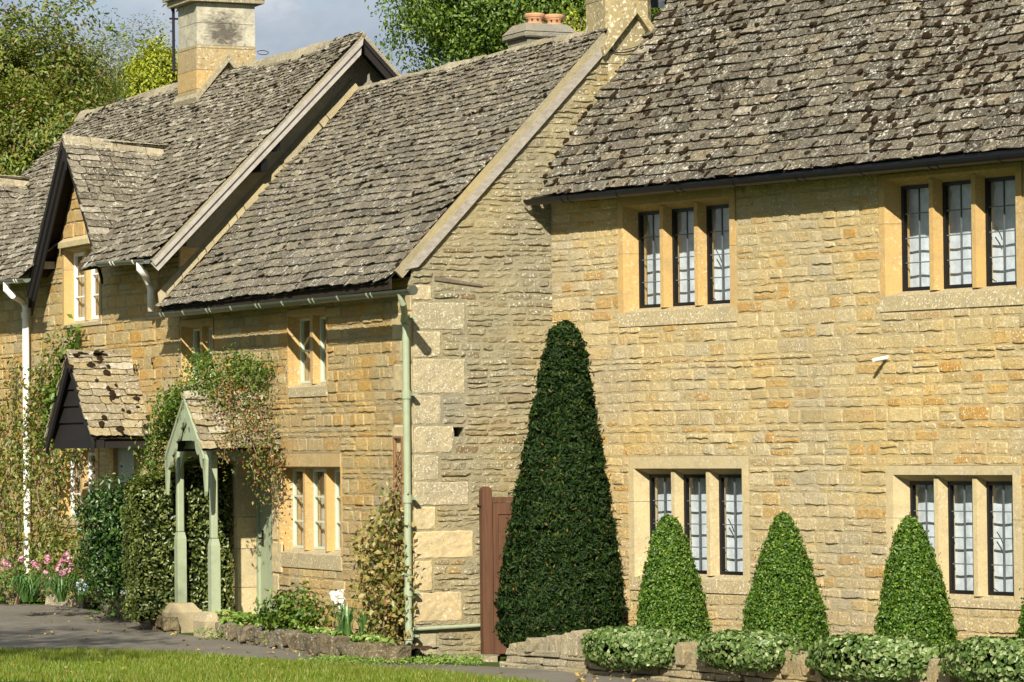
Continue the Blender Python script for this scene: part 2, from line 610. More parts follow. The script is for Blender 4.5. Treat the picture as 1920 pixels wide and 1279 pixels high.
def stone_wall(mb, F, u0, u1, z0, z1, holes, blocks, hs, ls, gap, relief, rough, smat=1, limit=None, thin=.0, seed=1, jit=.006, wav=0.0, upper=None):
    random.seed(seed)
    rects = [tuple(h) for h in holes] + [tuple(b[:4]) for b in blocks]
    z = z0
    while z < z1 - .02:
        H, L, GP_ = hs, ls, gap
        if upper and z > upper[0]:
            H, L, GP_ = upper[1], upper[2], upper[3]
        h = R(*H)
        if thin and random.random() < thin:
            h = R(.05, .075)
        zt = min(z + h, z1)
        if z1 - zt < .04: zt = z1
        a, b = u0, u1
        if limit:
            a, b = limit(z, zt)
        if b - a > .05:
            for (ra, rb, lo, hi) in free_runs(a, b, z, zt, rects):
                u = ra
                while u < rb - .02:
                    ln = R(*L) * (1.25 if h > .15 else 1)
                    if h < .08 and thin: ln *= 1.3
                    e = min(u + ln, rb)
                    if rb - e < .07: e = rb
                    g = GP_ / 2
                    if e - u > .035:
                        k = random.random()
                        lo2, hi2 = lo + g * R(.5, 1.3), hi - g * R(.5, 1.3)
                        if k < .10 and hi - lo > .11:      # two thin stones in the course
                            m_ = (lo + hi) / 2 + R(-.015, .015)
                            stone(mb, F, u + g, e - g, lo2, m_ - g * .6, relief * R(.2, 1.6), rough, smat, jit=jit, wav=wav)
                            stone(mb, F, u + g, e - g, m_ + g * .6, hi2, relief * R(.2, 1.6), rough, smat, jit=jit, wav=wav)
                        else:
                            stone(mb, F, u + g, e - g, lo2, hi2, relief * R(.0, 1.7), rough, smat, jit=jit, wav=wav)
                    u = e
        z = zt
    for bl in blocks:
        stone(mb, F, bl[0] + .004, bl[1] - .004, bl[2] + .004, bl[3] - .004, (bl[5] if len(bl) > 5 else .012) * R(.4, 1.0), .004, bl[4], .018, jit=.007)


# ------------------------------------------------------------------ stone slate roofs
def tile(mb, O, U, Vv, N, u0, u1, v0, v1, th, gap, mat=0, jag=.012, sag=None):
    nb = 4 if u1 - u0 > .14 else 3
    tilt, lift = R(-.011, .011), R(0, .010)
    if random.random() < .10: lift += R(.006, .022)
    bot = []
    for i in range(nb + 1):
        t = i / nb
        vv = v0 + R(-jag, jag)
        if i in (0, nb): vv += R(0, .012)
        bot.append((u0 + (u1 - u0) * t, vv, tilt * (t - .5) * 2 + lift + R(-.002, .002)))
    P = lambda u, v, h: O + U * u + Vv * v + N * (h + (sag(u, v) if sag else 0))
    vs = []
    for u, v, h in bot:                       # top face, tail edge
        vs.append(P(u, v, th + gap + h))
    for i, (u, v, h) in enumerate(bot):       # head edge
        vs.append(P(u0 + (u1 - u0) * i / nb, v1, .012 + h * .2))
    for u, v, h in bot:                       # under the tail, drawn back a little
        vs.append(P(u, v + R(.004, .014), gap + h))
    n = nb + 1
    fs = []
    for i in range(nb):
        fs.append([i, i + 1, n + i + 1, n + i])
        fs.append([2 * n + i, 2 * n + i + 1, i + 1, i])
    vs.append(P(u0, v1, -.006))
    vs.append(P(u1, v1, -.006))
    k = 3 * n
    fs.append([2 * n, 0, n, k])
    fs.append([nb, 2 * n + nb, k + 1, n + nb])
    fs.append([2 * n + i for i in range(n)][::-1] + [k, k + 1])
    mb.add(vs, fs, mat)


def moss_blob(mb, P0, U, Vv, N, r, mat):
    vs, fs = [], []
    seg, rings = 7, 3
    sx, sy, sz = R(.7, 1.4) * r, R(.6, 1.4) * r, R(.35, .65) * r
    for i in range(rings):
        a = (math.pi / 2) * i / rings
        for k in range(seg):
            b = 2 * math.pi * k / seg + i * .3
            q = R(.8, 1.2)
            vs.append(P0 + U * (math.cos(a) * math.cos(b) * sx * q) + Vv * (math.cos(a) * math.sin(b) * sy * q) + N * (math.sin(a) * sz * q))
    vs.append(P0 + N * sz)
    for i in range(rings - 1):
        for k in range(seg):
            k2 = (k + 1) % seg
            fs.append([i * seg + k, i * seg + k2, (i + 1) * seg + k2, (i + 1) * seg + k])
    for k in range(seg):
        fs.append([(rings - 1) * seg + k, (rings - 1) * seg + (k + 1) % seg, len(vs) - 1])
    mb.add(vs, fs, mat)


def slates(mb, O, U, Vv, ur, Lv, e0, e1, w0, w1, th=(.02, .032), gap=.012, sag=None, moss=0, mossmat=1, undermat=2, mossr=(.025, .06), seed=1, jag=.012, mossdens=None, hole=None):
    random.seed(seed)
    U, Vv = U.normalized(), Vv.normalized()
    N = U.cross(Vv)
    if N.z < 0: N = -N
    v = 0.0
    while v < Lv:
        t = v / Lv
        e = (e0 + (e1 - e0) * t) * R(.88, 1.12)
        lo, hi = ur(v + e * .3)
        u = lo + R(-.03, .01)
        first = True
        while u < hi - .01:
            w = (w0 + (w1 - w0) * t) * R(.55, 1.5)
            b = min(u + w, hi + R(-.01, .02))
            if hi - b < .06: b = hi + R(-.01, .025)
            if hole and hole((u + b) / 2, v + e * .6):
                u = b
                continue
            tile(mb, O, U, Vv, N, u + R(.004, .010), b - R(.004, .010), v + R(-.008, .008), min(v + e + .05, Lv + .02), R(*th), gap, 0, jag, sag)
            pm = moss * (mossdens(u, v) if mossdens else 1) if moss else 0
            for _m in range(int(pm) + (random.random() < pm % 1)):
                r = R(*mossr)
                mu = random.choice([u, b]) + R(-.02, .02)
                mv = v + R(-.01, e * .7)
                h = .040 * (1 - (mv - v) / e) + .012
                moss_blob(mb, O + U * mu + Vv * mv + N * (h + (sag(mu, mv) if sag else 0)), U, Vv, N, r, mossmat)
                if random.random() < .35:
                    mu += R(-.08, .08)
                    moss_blob(mb, O + U * mu + Vv * (mv + R(-.05, .05)) + N * (h + (sag(mu, mv) if sag else 0)), U, Vv, N, r * R(.5, .9), mossmat)
            u = b
        v += e
    # boards under the slates
    K = 14
    for i in range(K):
        va, vb = Lv * i / K, Lv * (i + 1) / K
        la, ha = ur(va)
        lb, hb = ur(vb)
        S = lambda u, v: O + U * u + Vv * v + N * (-.012 + (sag(u, v) if sag else 0) * .9)
        nn = 160 if hole else 10
        for k in range(nn):
            f0, f1 = k / nn, (k + 1) / nn
            if hole and hole(la + (ha - la) * (f0 + f1) / 2, (va + vb) / 2): continue
            mb.add([S(la + (ha - la) * f0, va), S(la + (ha - la) * f1, va), S(lb + (hb - lb) * f1, vb), S(lb + (hb - lb) * f0, vb)], [(0, 1, 2, 3)], undermat)


def ridge_caps(mb, p0, p1, down_a, down_b, seg=.42, leg=.17, th=.045, mat=0, sag=None, seed=3):
    """stone ridge pieces: bent slabs laid end to end"""
    random.seed(seed)
    L = (p1 - p0).length
    D = (p1 - p0).normalized()
    x = 0.0
    while x < L - .05:
        ln = min(seg * R(.75, 1.25), L - x)
        if L - x - ln < .12: ln = L - x
        for_ends = []
        for xx in (x + .004, x + ln - .004):
            o = p0 + D * xx + Vector((0, 0, (sag(xx) if sag else 0) + R(.0, .015)))
            top = o + Vector((0, 0, th + .02))
            la, lb = leg * R(.85, 1.1), leg * R(.85, 1.1)
            na = Vector((0, 0, 1)) * th * .6
            for_ends.append([o + down_a * la + na, o + down_a * la * .45 + na + Vector((0, 0, th * .75)), top, o + down_b * lb * .45 + na + Vector((0, 0, th * .75)), o + down_b * lb + na,
                             o + down_b * lb - Vector((0, 0, .01)), o - Vector((0, 0, .01)), o + down_a * la - Vector((0, 0, .01))])
        n = 8
        vs = for_ends[0] + for_ends[1]
        vs = [p + Vector((R(-.006, .006), R(-.006, .006), R(-.006, .006))) for p in vs]
        fs = [[i, (i + 1) % n, n + (i + 1) % n, n + i] for i in range(n)] + [list(range(n))[::-1], list(range(n, 2 * n))]
        mb.add(vs, fs, mat)
        x += ln


# ------------------------------------------------------------------ leaves
def leaf_mesh(name, pos, nrm, size, mats, parent=None, aspect=.5, fold=.25, droop=None, midx=None, origin=None):
    """many separate small folded leaves; pos, nrm (n,3); size (n,)"""
    n = len(pos)
    pos = np.asarray(pos, float)
    nrm = np.asarray(nrm, float)
    nrm = nrm / (np.linalg.norm(nrm, axis=1, keepdims=True) + 1e-9)
    t = RNG.normal(size=(n, 3))
    if droop is not None:
        t = t * .55 + np.asarray(droop)
    t -= nrm * np.sum(t * nrm, axis=1, keepdims=True)
    t /= (np.linalg.norm(t, axis=1, keepdims=True) + 1e-9)
    b = np.cross(nrm, t)
    s = np.asarray(size)[:, None]
    base = pos - t * s * .5
    tip = pos + t * s * .5 - nrm * s * .12
    mid = pos + t * s * RNG.uniform(-.12, .05, (n, 1))
    L = mid + b * s * aspect * .5 + nrm * s * fold * .5
    Rr = mid - b * s * aspect * .5 + nrm * s * fold * .5
    vv = np.stack([base, Rr, tip, L], axis=1).reshape(-1, 3)
    org = Vector((0, 0, 0))
    p = parent
    while p is not None:
        org += p.location
        p = p.parent
    vv = vv - np.array(org)[None, :]
    i0 = np.arange(n) * 4
    tri = np.stack([i0, i0 + 1, i0 + 2, i0, i0 + 2, i0 + 3], axis=1).reshape(-1).astype(np.int32)
    me = bpy.data.meshes.new(name)
    me.vertices.add(4 * n)
    me.vertices.foreach_set('co', vv.reshape(-1).astype(np.float32))
    me.loops.add(6 * n)
    me.loops.foreach_set('vertex_index', tri)
    me.polygons.add(2 * n)
    me.polygons.foreach_set('loop_start', (np.arange(2 * n) * 3).astype(np.int32))
    for mm in (mats if isinstance(mats, (list, tuple)) else [mats]):
        me.materials.append(mm)
    if midx is not None:
        me.polygons.foreach_set('material_index', np.repeat(np.asarray(midx), 2).astype(np.int32))
    me.update(calc_edges=True)
    o = bpy.data.objects.new(name, me)
    COL.objects.link(o)
    o.parent = parent
    return o


def rdir(n):
    v = RNG.normal(size=(n, 3))
    return v / np.linalg.norm(v, axis=1, keepdims=True)


def clump_cloud(c, rad, nclump, per, csize, shell=.55, flat=1.0, lumps=0.25):
    """leaf positions gathered in clumps through an ellipsoid"""
    c = np.array(c, float)
    rad = np.array(rad, float)
    d = rdir(nclump)
    r = shell + (1 - shell) * RNG.random((nclump, 1)) ** .6
    lump = 1 + lumps * RNG.normal(size=(nclump, 1)) * .5
    cc = c + d * rad * r * lump
    pts = np.repeat(cc, per, axis=0)
    off = RNG.normal(size=(len(pts), 3)) * csize
    off[:, 2] *= flat
    nr = np.repeat(d, per, axis=0) * .7 + rdir(len(pts)) * .7
    return pts + off, nr
# ================================================================== houses
def sagf(a, s, ph, k=.6):
    return lambda u, v: a * mnoise.noise((u * k + ph, v * k, s)) + .003 * mnoise.noise((u * 3, v * 3, s))


def gutter(mb, F, p0, p1, r=.055, mat=0, joint=None, jm=0):
    (u0, d0, z0), (u1, d1, z1) = p0, p1
    prof = [(math.cos(a) * r, math.sin(a) * r) for a in [math.pi + i * math.pi / 8 for i in range(9)]]
    prof += [(x * .86, y * .86) for x, y in prof[::-1]]
    a = [F.pt(u0, d0 + x, z0 + y) for x, y in prof]
    b = [F.pt(u1, d1 + x, z1 + y) for x, y in prof]
    n = len(a)
    mb.add(a + b, [[i, (i + 1) % n, n + (i + 1) % n, n + i] for i in range(n)] + [list(range(n)), list(range(n, 2 * n))], mat)
    if joint:
        L = abs(u1 - u0)
        k = int(L / joint)
        for i in range(1, k + 1):
            for off, w in ((0, .025), (.12, .018)) if i % 2 else ((0, .025),):
                t = (i * joint - .3 + off) / L
                if not 0 < t < 1: continue
                u, d, z = u0 + (u1 - u0) * t, d0 + (d1 - d0) * t, z0 + (z1 - z0) * t
                gutter(mb, F, (u - w * .6, d, z), (u + w * .6, d, z), r * 1.09, jm)


def ring(mb, F, u0, u1, z0, z1, w, d0, d1, mat=0):
    mb.fbox(F, u0, u0 + w, d0, d1, z0, z1, mat)
    mb.fbox(F, u1 - w, u1, d0, d1, z0, z1, mat)
    mb.fbox(F, u0 + w, u1 - w, d0, d1, z0, z0 + w, mat)
    mb.fbox(F, u0 + w, u1 - w, d0, d1, z1 - w, z1, mat)


def mullion_window(F, house, o, i_u0, iz0, iz1, nl, depth=.15, sp=.07, smat='ash_p', fmat='black', lead=(1, 3), bd=.17, fw=.032,
                   blind='blind', gap_top=0.0, handles=True, label=None, mull=(.028, .058), lintel=True, sill_out=.012, curtain=False, nose=.035):
    """stone surround with mullions; each light has a frame, glass and cames or bars"""
    u0, u1, zb, zt = o
    i_u1 = u1 - (i_u0 - u0)
    f = .012
    E = F.pt(0, 0, 0)
    mb = MB()
    zl, zs = iz1 + sp * .8, iz0 - .05

    def jamb(pts, za, zc):
        mb.prism([F.pt(u, d, za) for u, d in pts], Vector((0, 0, zc - za)), 0)
    zj = zs + (zl - zs) * R(.55, .75)
    for za, zc in ((zs, zj - .002), (zj + .002, zl)):
        jamb([(u0, f), (i_u0 - sp, f), (i_u0, -depth), (i_u0, -depth - .1), (u0, -depth - .1)], za, zc)
        jamb([(u1, f), (u1, -depth - .1), (i_u1, -depth - .1), (i_u1, -depth), (i_u1 + sp, f)], za, zc)
    # lintel in pieces
    cuts = [u0, u0 + (u1 - u0) * R(.3, .4), u0 + (u1 - u0) * R(.62, .7), u1] if u1 - u0 > 1.4 else [u0, u1]
    for a, c in zip(cuts, cuts[1:]):
        mb.prism([F.pt(a + .002, d, z) for d, z in ((f, zl), (f, zt), (-depth - .1, zt), (-depth - .1, iz1), (-depth, iz1))], F.U * (c - a - .004), 0)
    surround = mb.build('window', [M[smat]], house)
    if label: surround['label'] = label
    sb = MB()
    sb.prism([F.pt(u0 + .001, d, z) for d, z in ((f + sill_out - .012, zb), (f + sill_out - .012, zs), (-depth, iz0), (-depth - .1, iz0), (-depth - .1, zb))], F.U * (u1 - u0 - .002), 0)
    sb.build('sill', [M['sill']], surround)
    W = (i_u1 - i_u0)
    mw = mull[1] * 2
    lw = (W - mw * (nl - 1)) / nl
    for k in range(1, nl):
        uc = i_u0 + k * lw + (k - .5) * mw
        mm = MB()
        mm.prism([F.pt(uc + a, d, iz0 - .012) for a, d in ((-mull[0], -nose), (-mull[1], -depth + .01), (-mull[1], -depth - .08), (mull[1], -depth - .08), (mull[1], -depth + .01), (mull[0], -nose))], Vector((0, 0, iz1 - iz0 + .05)), 0)
        mm.build('mullion', [M[smat]], surround)
    for k in range(nl):
        a = i_u0 + k * (lw + mw)
        c = a + lw
        fb = MB()
        ring(fb, F, a + .001, c - .001, iz0 + .001, iz1 - .001, fw, -depth - .035, -depth + .012)
        a2, c2, z2, z3 = a + fw, c - fw, iz0 + fw, iz1 - fw
        t = .0055 if lead[0] != 9 else .011
        nv = lead[0] if lead[0] != 9 else 0
        for q in range(1, nv + 1):
            u = a2 + (c2 - a2) * q / (nv + 1)
            fb.fbox(F, u - t, u + t, -depth - .02, -depth - .004, z2, z3, 1)
        for q in range(1, lead[1] + 1):
            z = z2 + (z3 - z2) * q / (lead[1] + 1)
            fb.fbox(F, a2, c2, -depth - .021, -depth - .003 + (.008 if lead[0] == 9 else 0), z - t, z + t, 1)
        if handles and k == 2:
            hu, hz = a2 + .02, z2 + (z3 - z2) * .50
            pts = [F.pt(hu + .02 + .07 * math.sin(q * .35), -depth - .05 - .02 * q / 4, hz + .06 - .035 * q) for q in range(5)]
            fb.tube(pts, .0055, 6, 0)
            fb.tube([F.pt(a2 + .03 + .02 * q, -depth + .02, z2 + .02 + .012 * math.sin(q * 1.3)) for q in range(5)], .005, 5, 0)
        cs = fb.build('casement', [M[fmat], M['lead'] if fmat == 'black' else M[fmat]], surround)
        gb = MB()
        gb.add([F.pt(a2, -depth - .014, z2), F.pt(c2, -depth - .014, z2), F.pt(c2, -depth - .014, z3), F.pt(a2, -depth - .014, z3)], [(0, 1, 2, 3)])
        gb.build('pane', [M['glass']], surround)
    # blind or curtains behind
    d = -depth - bd
    if curtain:
        cb = MB()
        for k in range(nl):
            a = i_u0 + k * (lw + mw)
            for s0, s1 in ((a - .05, a + lw * .38), (a + lw * .72, a + lw + .04)):
                N_ = 14
                vs = []
                for q in range(N_ + 1):
                    u = s0 + (s1 - s0) * q / N_
                    dd = d + .025 * math.sin(q * 2.1) + R(-.004, .004)
                    vs += [F.pt(u, dd, iz0 - .1), F.pt(u, dd, iz1 + .05)]
                cb.add(vs, [(2 * q, 2 * q + 2, 2 * q + 3, 2 * q + 1) for q in range(N_)], 0)
        cb.build('curtain', [M[blind]], surround, smooth=True)
    else:
        N_ = 40
        vs = []
        for q in range(N_ + 1):
            u = i_u0 - .3 + (W + .6) * q / N_
            dd = d + .006 * math.sin(q * 1.1)
            vs += [F.pt(u, dd, iz0 - .35), F.pt(u, dd, iz1 + .3)]
        cb = MB()
        cb.add(vs, [(2 * q, 2 * q + 2, 2 * q + 3, 2 * q + 1) for q in range(N_)], 0)
        cb.build('blind', [M[blind]], surround, smooth=True)
    return (u0 - .004, u1 + .004, zb - .004, zt + .004)


def wbox(F, x0, y0, x1, y1):           # pixel box -> u0,u1,zb,zt on the wall plane
    a, _ = F.pix(x0, (y0 + y1) / 2)
    b, _ = F.pix(x1, (y0 + y1) / 2)
    xm = (x0 + x1) / 2
    return a, b, F.pix(xm, y1)[1], F.pix(xm, y0)[1]


ULD = -7.50                     # where the middle cottage meets the left one
# ------------------------------------------------------------------ middle cottage
mid = thing('stone_cottage', FM.pt(-4, 0, 0), 'middle stone cottage with sage green porch and drainpipe, its grey rubble gable beside the yew', 'cottage', 'row of stone cottages')
ZE, WE, ZR, WR = 3.965, -.30, 6.84, 2.44
slope_m = (ZR - ZE) / (WR - WE)

holes = []
# ground-floor window, three lights
o = wbox(FM, 525, 850, 640, 1066)
iu = FM.pix(550, 950, -.17)[0]
holes.append(mullion_window(FM, mid, o, iu, FM.pix(580, 1031)[1], FM.pix(580, 872)[1] - .05, 3, .17, .04, 'ash_o', 'greenf', (9, 2), .12, .03, 'curtain',
                            handles=False, mull=(.03, .045), curtain=True, nose=.06, label='three light window with pale green casements'))
o = wbox(FM, 541, 578, 613, 744)
iu = FM.pix(564, 650, -.15)[0]
holes.append(mullion_window(FM, mid, o, iu, FM.pix(577, 718)[1], FM.pix(577, 583)[1] - .07, 2, .15, .04, 'ash_o', 'greenf', (9, 1), .12, .03, 'curtain',
                            handles=False, mull=(.04, .05), curtain=True, nose=.05, label='two light window high under the middle of the eaves'))
o = wbox(FM, 340, 598, 401, 738)
iu = FM.pix(364, 660, -.15)[0]
holes.append(mullion_window(FM, mid, o, iu, FM.pix(370, 715)[1], FM.pix(370, 604)[1] - .07, 2, .15, .04, 'ash_o', 'greenf', (9, 1), .12, .03, 'curtain',
                            handles=False, mull=(.04, .05), curtain=True, nose=.05, label='two light window above the porch'))
# doorway
du0, du1 = FM.pix(446, 1000)[0], FM.pix(510, 1000)[0]
dz1 = FM.pix(480, 868)[1]
holes.append((du0, du1, -.3, dz1))
PU = None

random.seed(11)
blocks = []
z = 0.05
k = 0
while z < 3.8:                     # corner stones on the front
    h = R(.24, .36)
    z2 = min(z + h, 3.85)
    blocks.append((-(.52 if k % 2 else .30) + R(-.04, .04), .0, z, z2, 2, .010))
    z = z2
    k += 1
# dressed stones round the door
for (a, b) in ((du0 - .02, du0), ):
    pass
z = -.05
k = 0
while z < dz1:
    z2 = min(z + R(.3, .5), dz1)
    blocks.append((du1, du1 + (.22 if k % 2 else .34), z, z2, 2, .012))
    z = z2
    k += 1
blocks.append((du0 - .2, du1 + .3, dz1, dz1 + .24, 2, .012))
mb = MB()
backing(mb, FM, ULD, 0, -.5, 4.02, holes, 0)
stone_wall(mb, FM, ULD, 0, -.2, 4.0, holes, blocks, (.10, .18), (.16, .46), .011, .003, .005, 1, None, .42, seed=21)
mb.build('front_wall', [M['mort_m'], M['stone_m'], M['ash_p']], mid)

# gable end
slope_g = slope_m


def ztopG(s, off=.10):
    w = s if s < WR else 2 * WR - s
    return ZE + (w - WE) * slope_g - off


def gl(z0, z1):
    a = (z1 + .10 - ZE) / slope_g + WE
    if a < 0: return 0.0, 2 * WR
    return a, 2 * WR - a


gq = [(534, 565, 811, 'l'), (565, 620, 874, 'l'), (620, 672, 828, 'l'), (672, 740, 874, 'l'), (740, 798, 829, 'l'), (798, 851, 852, 'l'), (851, 903, 825, 'l'),
      (903, 950, 881, 'l'), (950, 995, 819, 'p'), (995, 1050, 889, 'b'), (1050, 1110, 812, 'b'), (1110, 1168, 868, 'b'), (1186, 1232, 820, 'l')]
gm = {'l': 2, 'p': 3, 'b': 4}
gblocks = []
for y0, y1, xr, kk in gq:
    gblocks.append((0.0, FG.pix(xr, (y0 + y1) / 2)[0], FG.pix(790, y1)[1], FG.pix(790, y0)[1], gm[kk], .010))
hx0, hz1 = FG.pix(849, 801)
hx1, hz0 = FG.pix(870, 819)
ghole = (hx0, hx1, hz0, hz1)
mb = MB()
backing(mb, FG, 0, 2 * WR, -.5, ZE - .12, [ghole], 0)
mb.add([FG.pt(0, -.004, ZE - .12), FG.pt(2 * WR, -.004, ZE - .12), FG.pt(2 * WR, -.004, ztopG(0)), FG.pt(WR, -.004, ztopG(WR)), FG.pt(0, -.004, ztopG(0))], [(0, 1, 2, 3, 4)], 0)
stone_wall(mb, FG, 0, 2 * WR, -.25, 6.7, [ghole], gblocks, (.055, .105), (.12, .34), .018, .010, .008, 1, gl, .3, seed=5, jit=.009, wav=.03)
mb.fbox(FG, hx0 - .02, hx1 + .02, -.22, -.2, hz0 - .02, hz1 + .02, 5)  # dark sheet at the hole's back, its inner shade painted in
for (a, b, c, d) in ((hx0 - .02, hx0, hz0 - .02, hz1 + .02), (hx1, hx1 + .02, hz0 - .02, hz1 + .02), (hx0, hx1, hz0 - .02, hz0), (hx0, hx1, hz1, hz1 + .02)):
    mb.fbox(FG, a, b, -.2, -.012, c, d, 1)
# old timber bedded under the verge foot
ua, za = FG.pix(815, 526)
ub, zb_ = FG.pix(905, 536)
mb.prism([FG.pt(ua, .0, za), FG.pt(ub, .0, zb_ - .01), FG.pt(ub - .02, .0, zb_ + .012), FG.pt(ua, .0, za + .05)], FG.N * .022, 6)
mb.build('gable_wall', [M['mort_g'], M['stone_g'], M['ash_l'], M['ash_p'], M['ash_b'], M['under'], M['oldbeam']], mid)
mb = MB()          # back and hidden side walls
mb.prism([MP(ULD, 4.88, -.4), MP(-.02, 4.88, -.4), MP(-.02, 4.88, ZE), MP(ULD, 4.88, ZE)], FM.N * .05)
mb.build('back_wall', [M['mort_g']], mid)

# roof
OM = MP(ULD, WE, ZE)
VM = Vector((MP(0, WR, ZR) - MP(0, WE, ZE)))
LM = VM.length
sm = sagf(.05, 2.2, 0)
mb = MB()
slates(mb, OM, FM.U, VM, lambda v: (0.02, -ULD - .0), LM, .165, .075, .27, .14, (.014, .026), .013, sm, .06, 1, 2, (.018, .035), seed=31, jag=.009)
# the far side of the roof
nb_ = MP(ULD, WR + (WR - WE), ZE)
mb.add([MP(ULD, WR, ZR - .02), MP(.0, WR, ZR - .02), MP(.0, 2 * WR - WE, ZE), nb_], [(0, 1, 2, 3)], 3)
roofm = mb.build('roof', [M['tile_m'], M['moss'], M['under'], M['tile_m']], mid)
mb = MB()
da = (MP(0, WE, ZE) - MP(0, WR, ZR)).normalized()
db = (MP(0, 2 * WR - WE, ZE) - MP(0, WR, ZR)).normalized()
ridge_caps(mb, MP(ULD + .1, WR, ZR), MP(-.6, WR, ZR), da, db, .34, .13, .035, 0, lambda x: .03 * mnoise.noise((x * .6, 0, 2.2)), 4)
mb.build('ridge', [M['ridge']], roofm)
# verge: mortar bed and grey board on the gable
mb = MB()


def vpt(w, d, up):       # point on the verge, up = above the slate bed, square to the slope
    nz = Vector((0, 0, 1)) * math.cos(math.atan(slope_m)) + FG.U * -math.sin(math.atan(slope_m))
    return FG.pt(w, d, ZE + (w - WE) * slope_m) + nz * up


mb.prism([vpt(WE + .1, .005, -.10), vpt(WR - .05, .005, -.10), vpt(WR - .05, .005, .012), vpt(WE + .1, .005, .012)], FG.N * .05, 0)
mb.build('verge_mortar', [M['cement']], mid)
mb = MB()
w0_, w1_ = WE + .25, WR - .03
mb.prism([vpt(w0_, .03, -.15), vpt(w1_ + .02, .03, -.15), vpt(w1_, .03, -.06), vpt(w0_ - .09, .03, -.06)], FG.N * .035, 0)
mb.build('verge_board', [M['verge']], mid)
# cement fillet where the roof meets the taller cottage
mb = MB()
K = 26
for i in range(K):
    w0, w1 = WE + (WR - WE) * i / K, WE + (WR - WE) * (i + 1) / K
    f0 = lambda w, u, h: MP(u, w, ZE + (w - WE) * slope_m + h)
    wd = .06 + .20 * min(1, i / K * 1.5)
    e0, e1 = wd * R(.85, 1.15), wd * R(.85, 1.15)
    mb.add([f0(w0, ULD + .005, .20), f0(w1, ULD + .005, .20), f0(w1, ULD + e1, .055), f0(w0, ULD + e0, .055)], [(3, 2, 1, 0)], 0)
mb.build('cement_fillet', [M['cement']], mid)

# gutter, downpipe and waste pipe
mb = MB()
ga = FM.pix(281, 589, .36)
gb_ = FM.pix(774, 542, .36)
gutter(mb, FM, (ga[0], .36, ga[1]), (gb_[0], .36, gb_[1]), .062, 0, .85, 1)
mb.prism([FM.pt(ULD + .05, .24, ga[1] - .02), FM.pt(ULD + .05, .265, ga[1] - .02), FM.pt(ULD + .05, .265, ZE + .01), FM.pt(ULD + .05, .24, ZE + .03)], FM.U * (-ULD - .03), 2)  # dark fascia board, added to stop sunlight passing behind the gutter
mb.tube([FM.pt(gb_[0] - .01, .36, gb_[1] - .012), FM.pt(gb_[0] + .012, .36, gb_[1] - .012)], .055, 14, 0)
mb.build('gutter', [M['gutter_d'], M['green'], M['under']], mid)
mb = MB()
pu = FM.pix(763, 850, .1)[0]
px_ = FM.pix(753, 560, .36)[0]
zt_ = gb_[1] - .04
mb.tube([FM.pt(px_, .36, zt_ + .02), FM.pt(px_, .36, zt_ - .06), FM.pt(px_, .345, zt_ - .10), FM.pt(px_ * .6 + pu * .4, .24, zt_ - .19), FM.pt(pu, .125, zt_ - .27), FM.pt(pu, .10, zt_ - .32), FM.pt(pu, .10, zt_ - .45)], [.05, .036, .036, .036, .036, .036, .036], 12)
mb.tube([FM.pt(pu, .10, zt_ - .42), FM.pt(pu, .10, -.0)], .040, 14)
for q in [FM.pix(762, y, .1)[1] for y in (598, 740, 935, 1110, 1192)]:
    mb.tube([FM.pt(pu, .10, q - .045), FM.pt(pu, .10, q + .045)], .051, 14)
    mb.fbox(FM, pu - .05, pu + .09, .0, .06, q - .012, q + .012)
mb.build('downpipe', [M['green']], mid, smooth=False)
mb = MB()
wa = FG.pix(778, 1179, .05)
wb = FG.pix(908, 1172, .05)
mb.tube([FG.pt(-.04, .06, wa[1]), FG.pt(wa[0], .05, wa[1] - .005), FG.pt(wb[0], .05, wb[1])], .021, 10)
mb.build('waste_pipe', [M['green']], mid)

# doorway: stone reveal, frame and door
mb = MB()
z = -.1
while z < dz1:
    z2 = min(z + R(.38, .55), dz1)
    mb.fbox(FM, du0 - .2, du0 + R(0, .004), -.42, .006, z + .003, z2 - .003, 0)
    mb.fbox(FM, du1 - R(0, .004), du1 + .15, -.42, -.02, z + .003, z2 - .003, 0)
    z = z2
mb.fbox(FM, du0, du1, -.42, -.02, dz1 - .003, dz1 + .15, 0)
door = mb.build('doorway', [M['ash_p']], mid)
mb = MB()
ring(mb, FM, du0, du1, -.1, dz1 - .004, .07, -.33, -.24)
mb.build('door_frame', [M['green']], door)
mb = MB()
nbd = 6
for i in range(nbd):
    a = du0 + .07 + (du1 - du0 - .14) * i / nbd
    mb.fbox(FM, a + .002, a + (du1 - du0 - .14) / nbd - .002, -.31, -.27, -.05, dz1 - .08)
mb.build('door_panel', [M['green']], door)
mb = MB()
hz = FM.pix(490, 1012)[1]
mb.tube([FM.pt(du0 + .16, -.27, hz), FM.pt(du0 + .16, -.21, hz), FM.pt(du0 + .26, -.2, hz)], .012, 6)
mb.fbox(FM, du0 + .13, du0 + .19, -.272, -.262, hz - .1, hz + .1)
mb.build('door_handle', [M['black']], door)

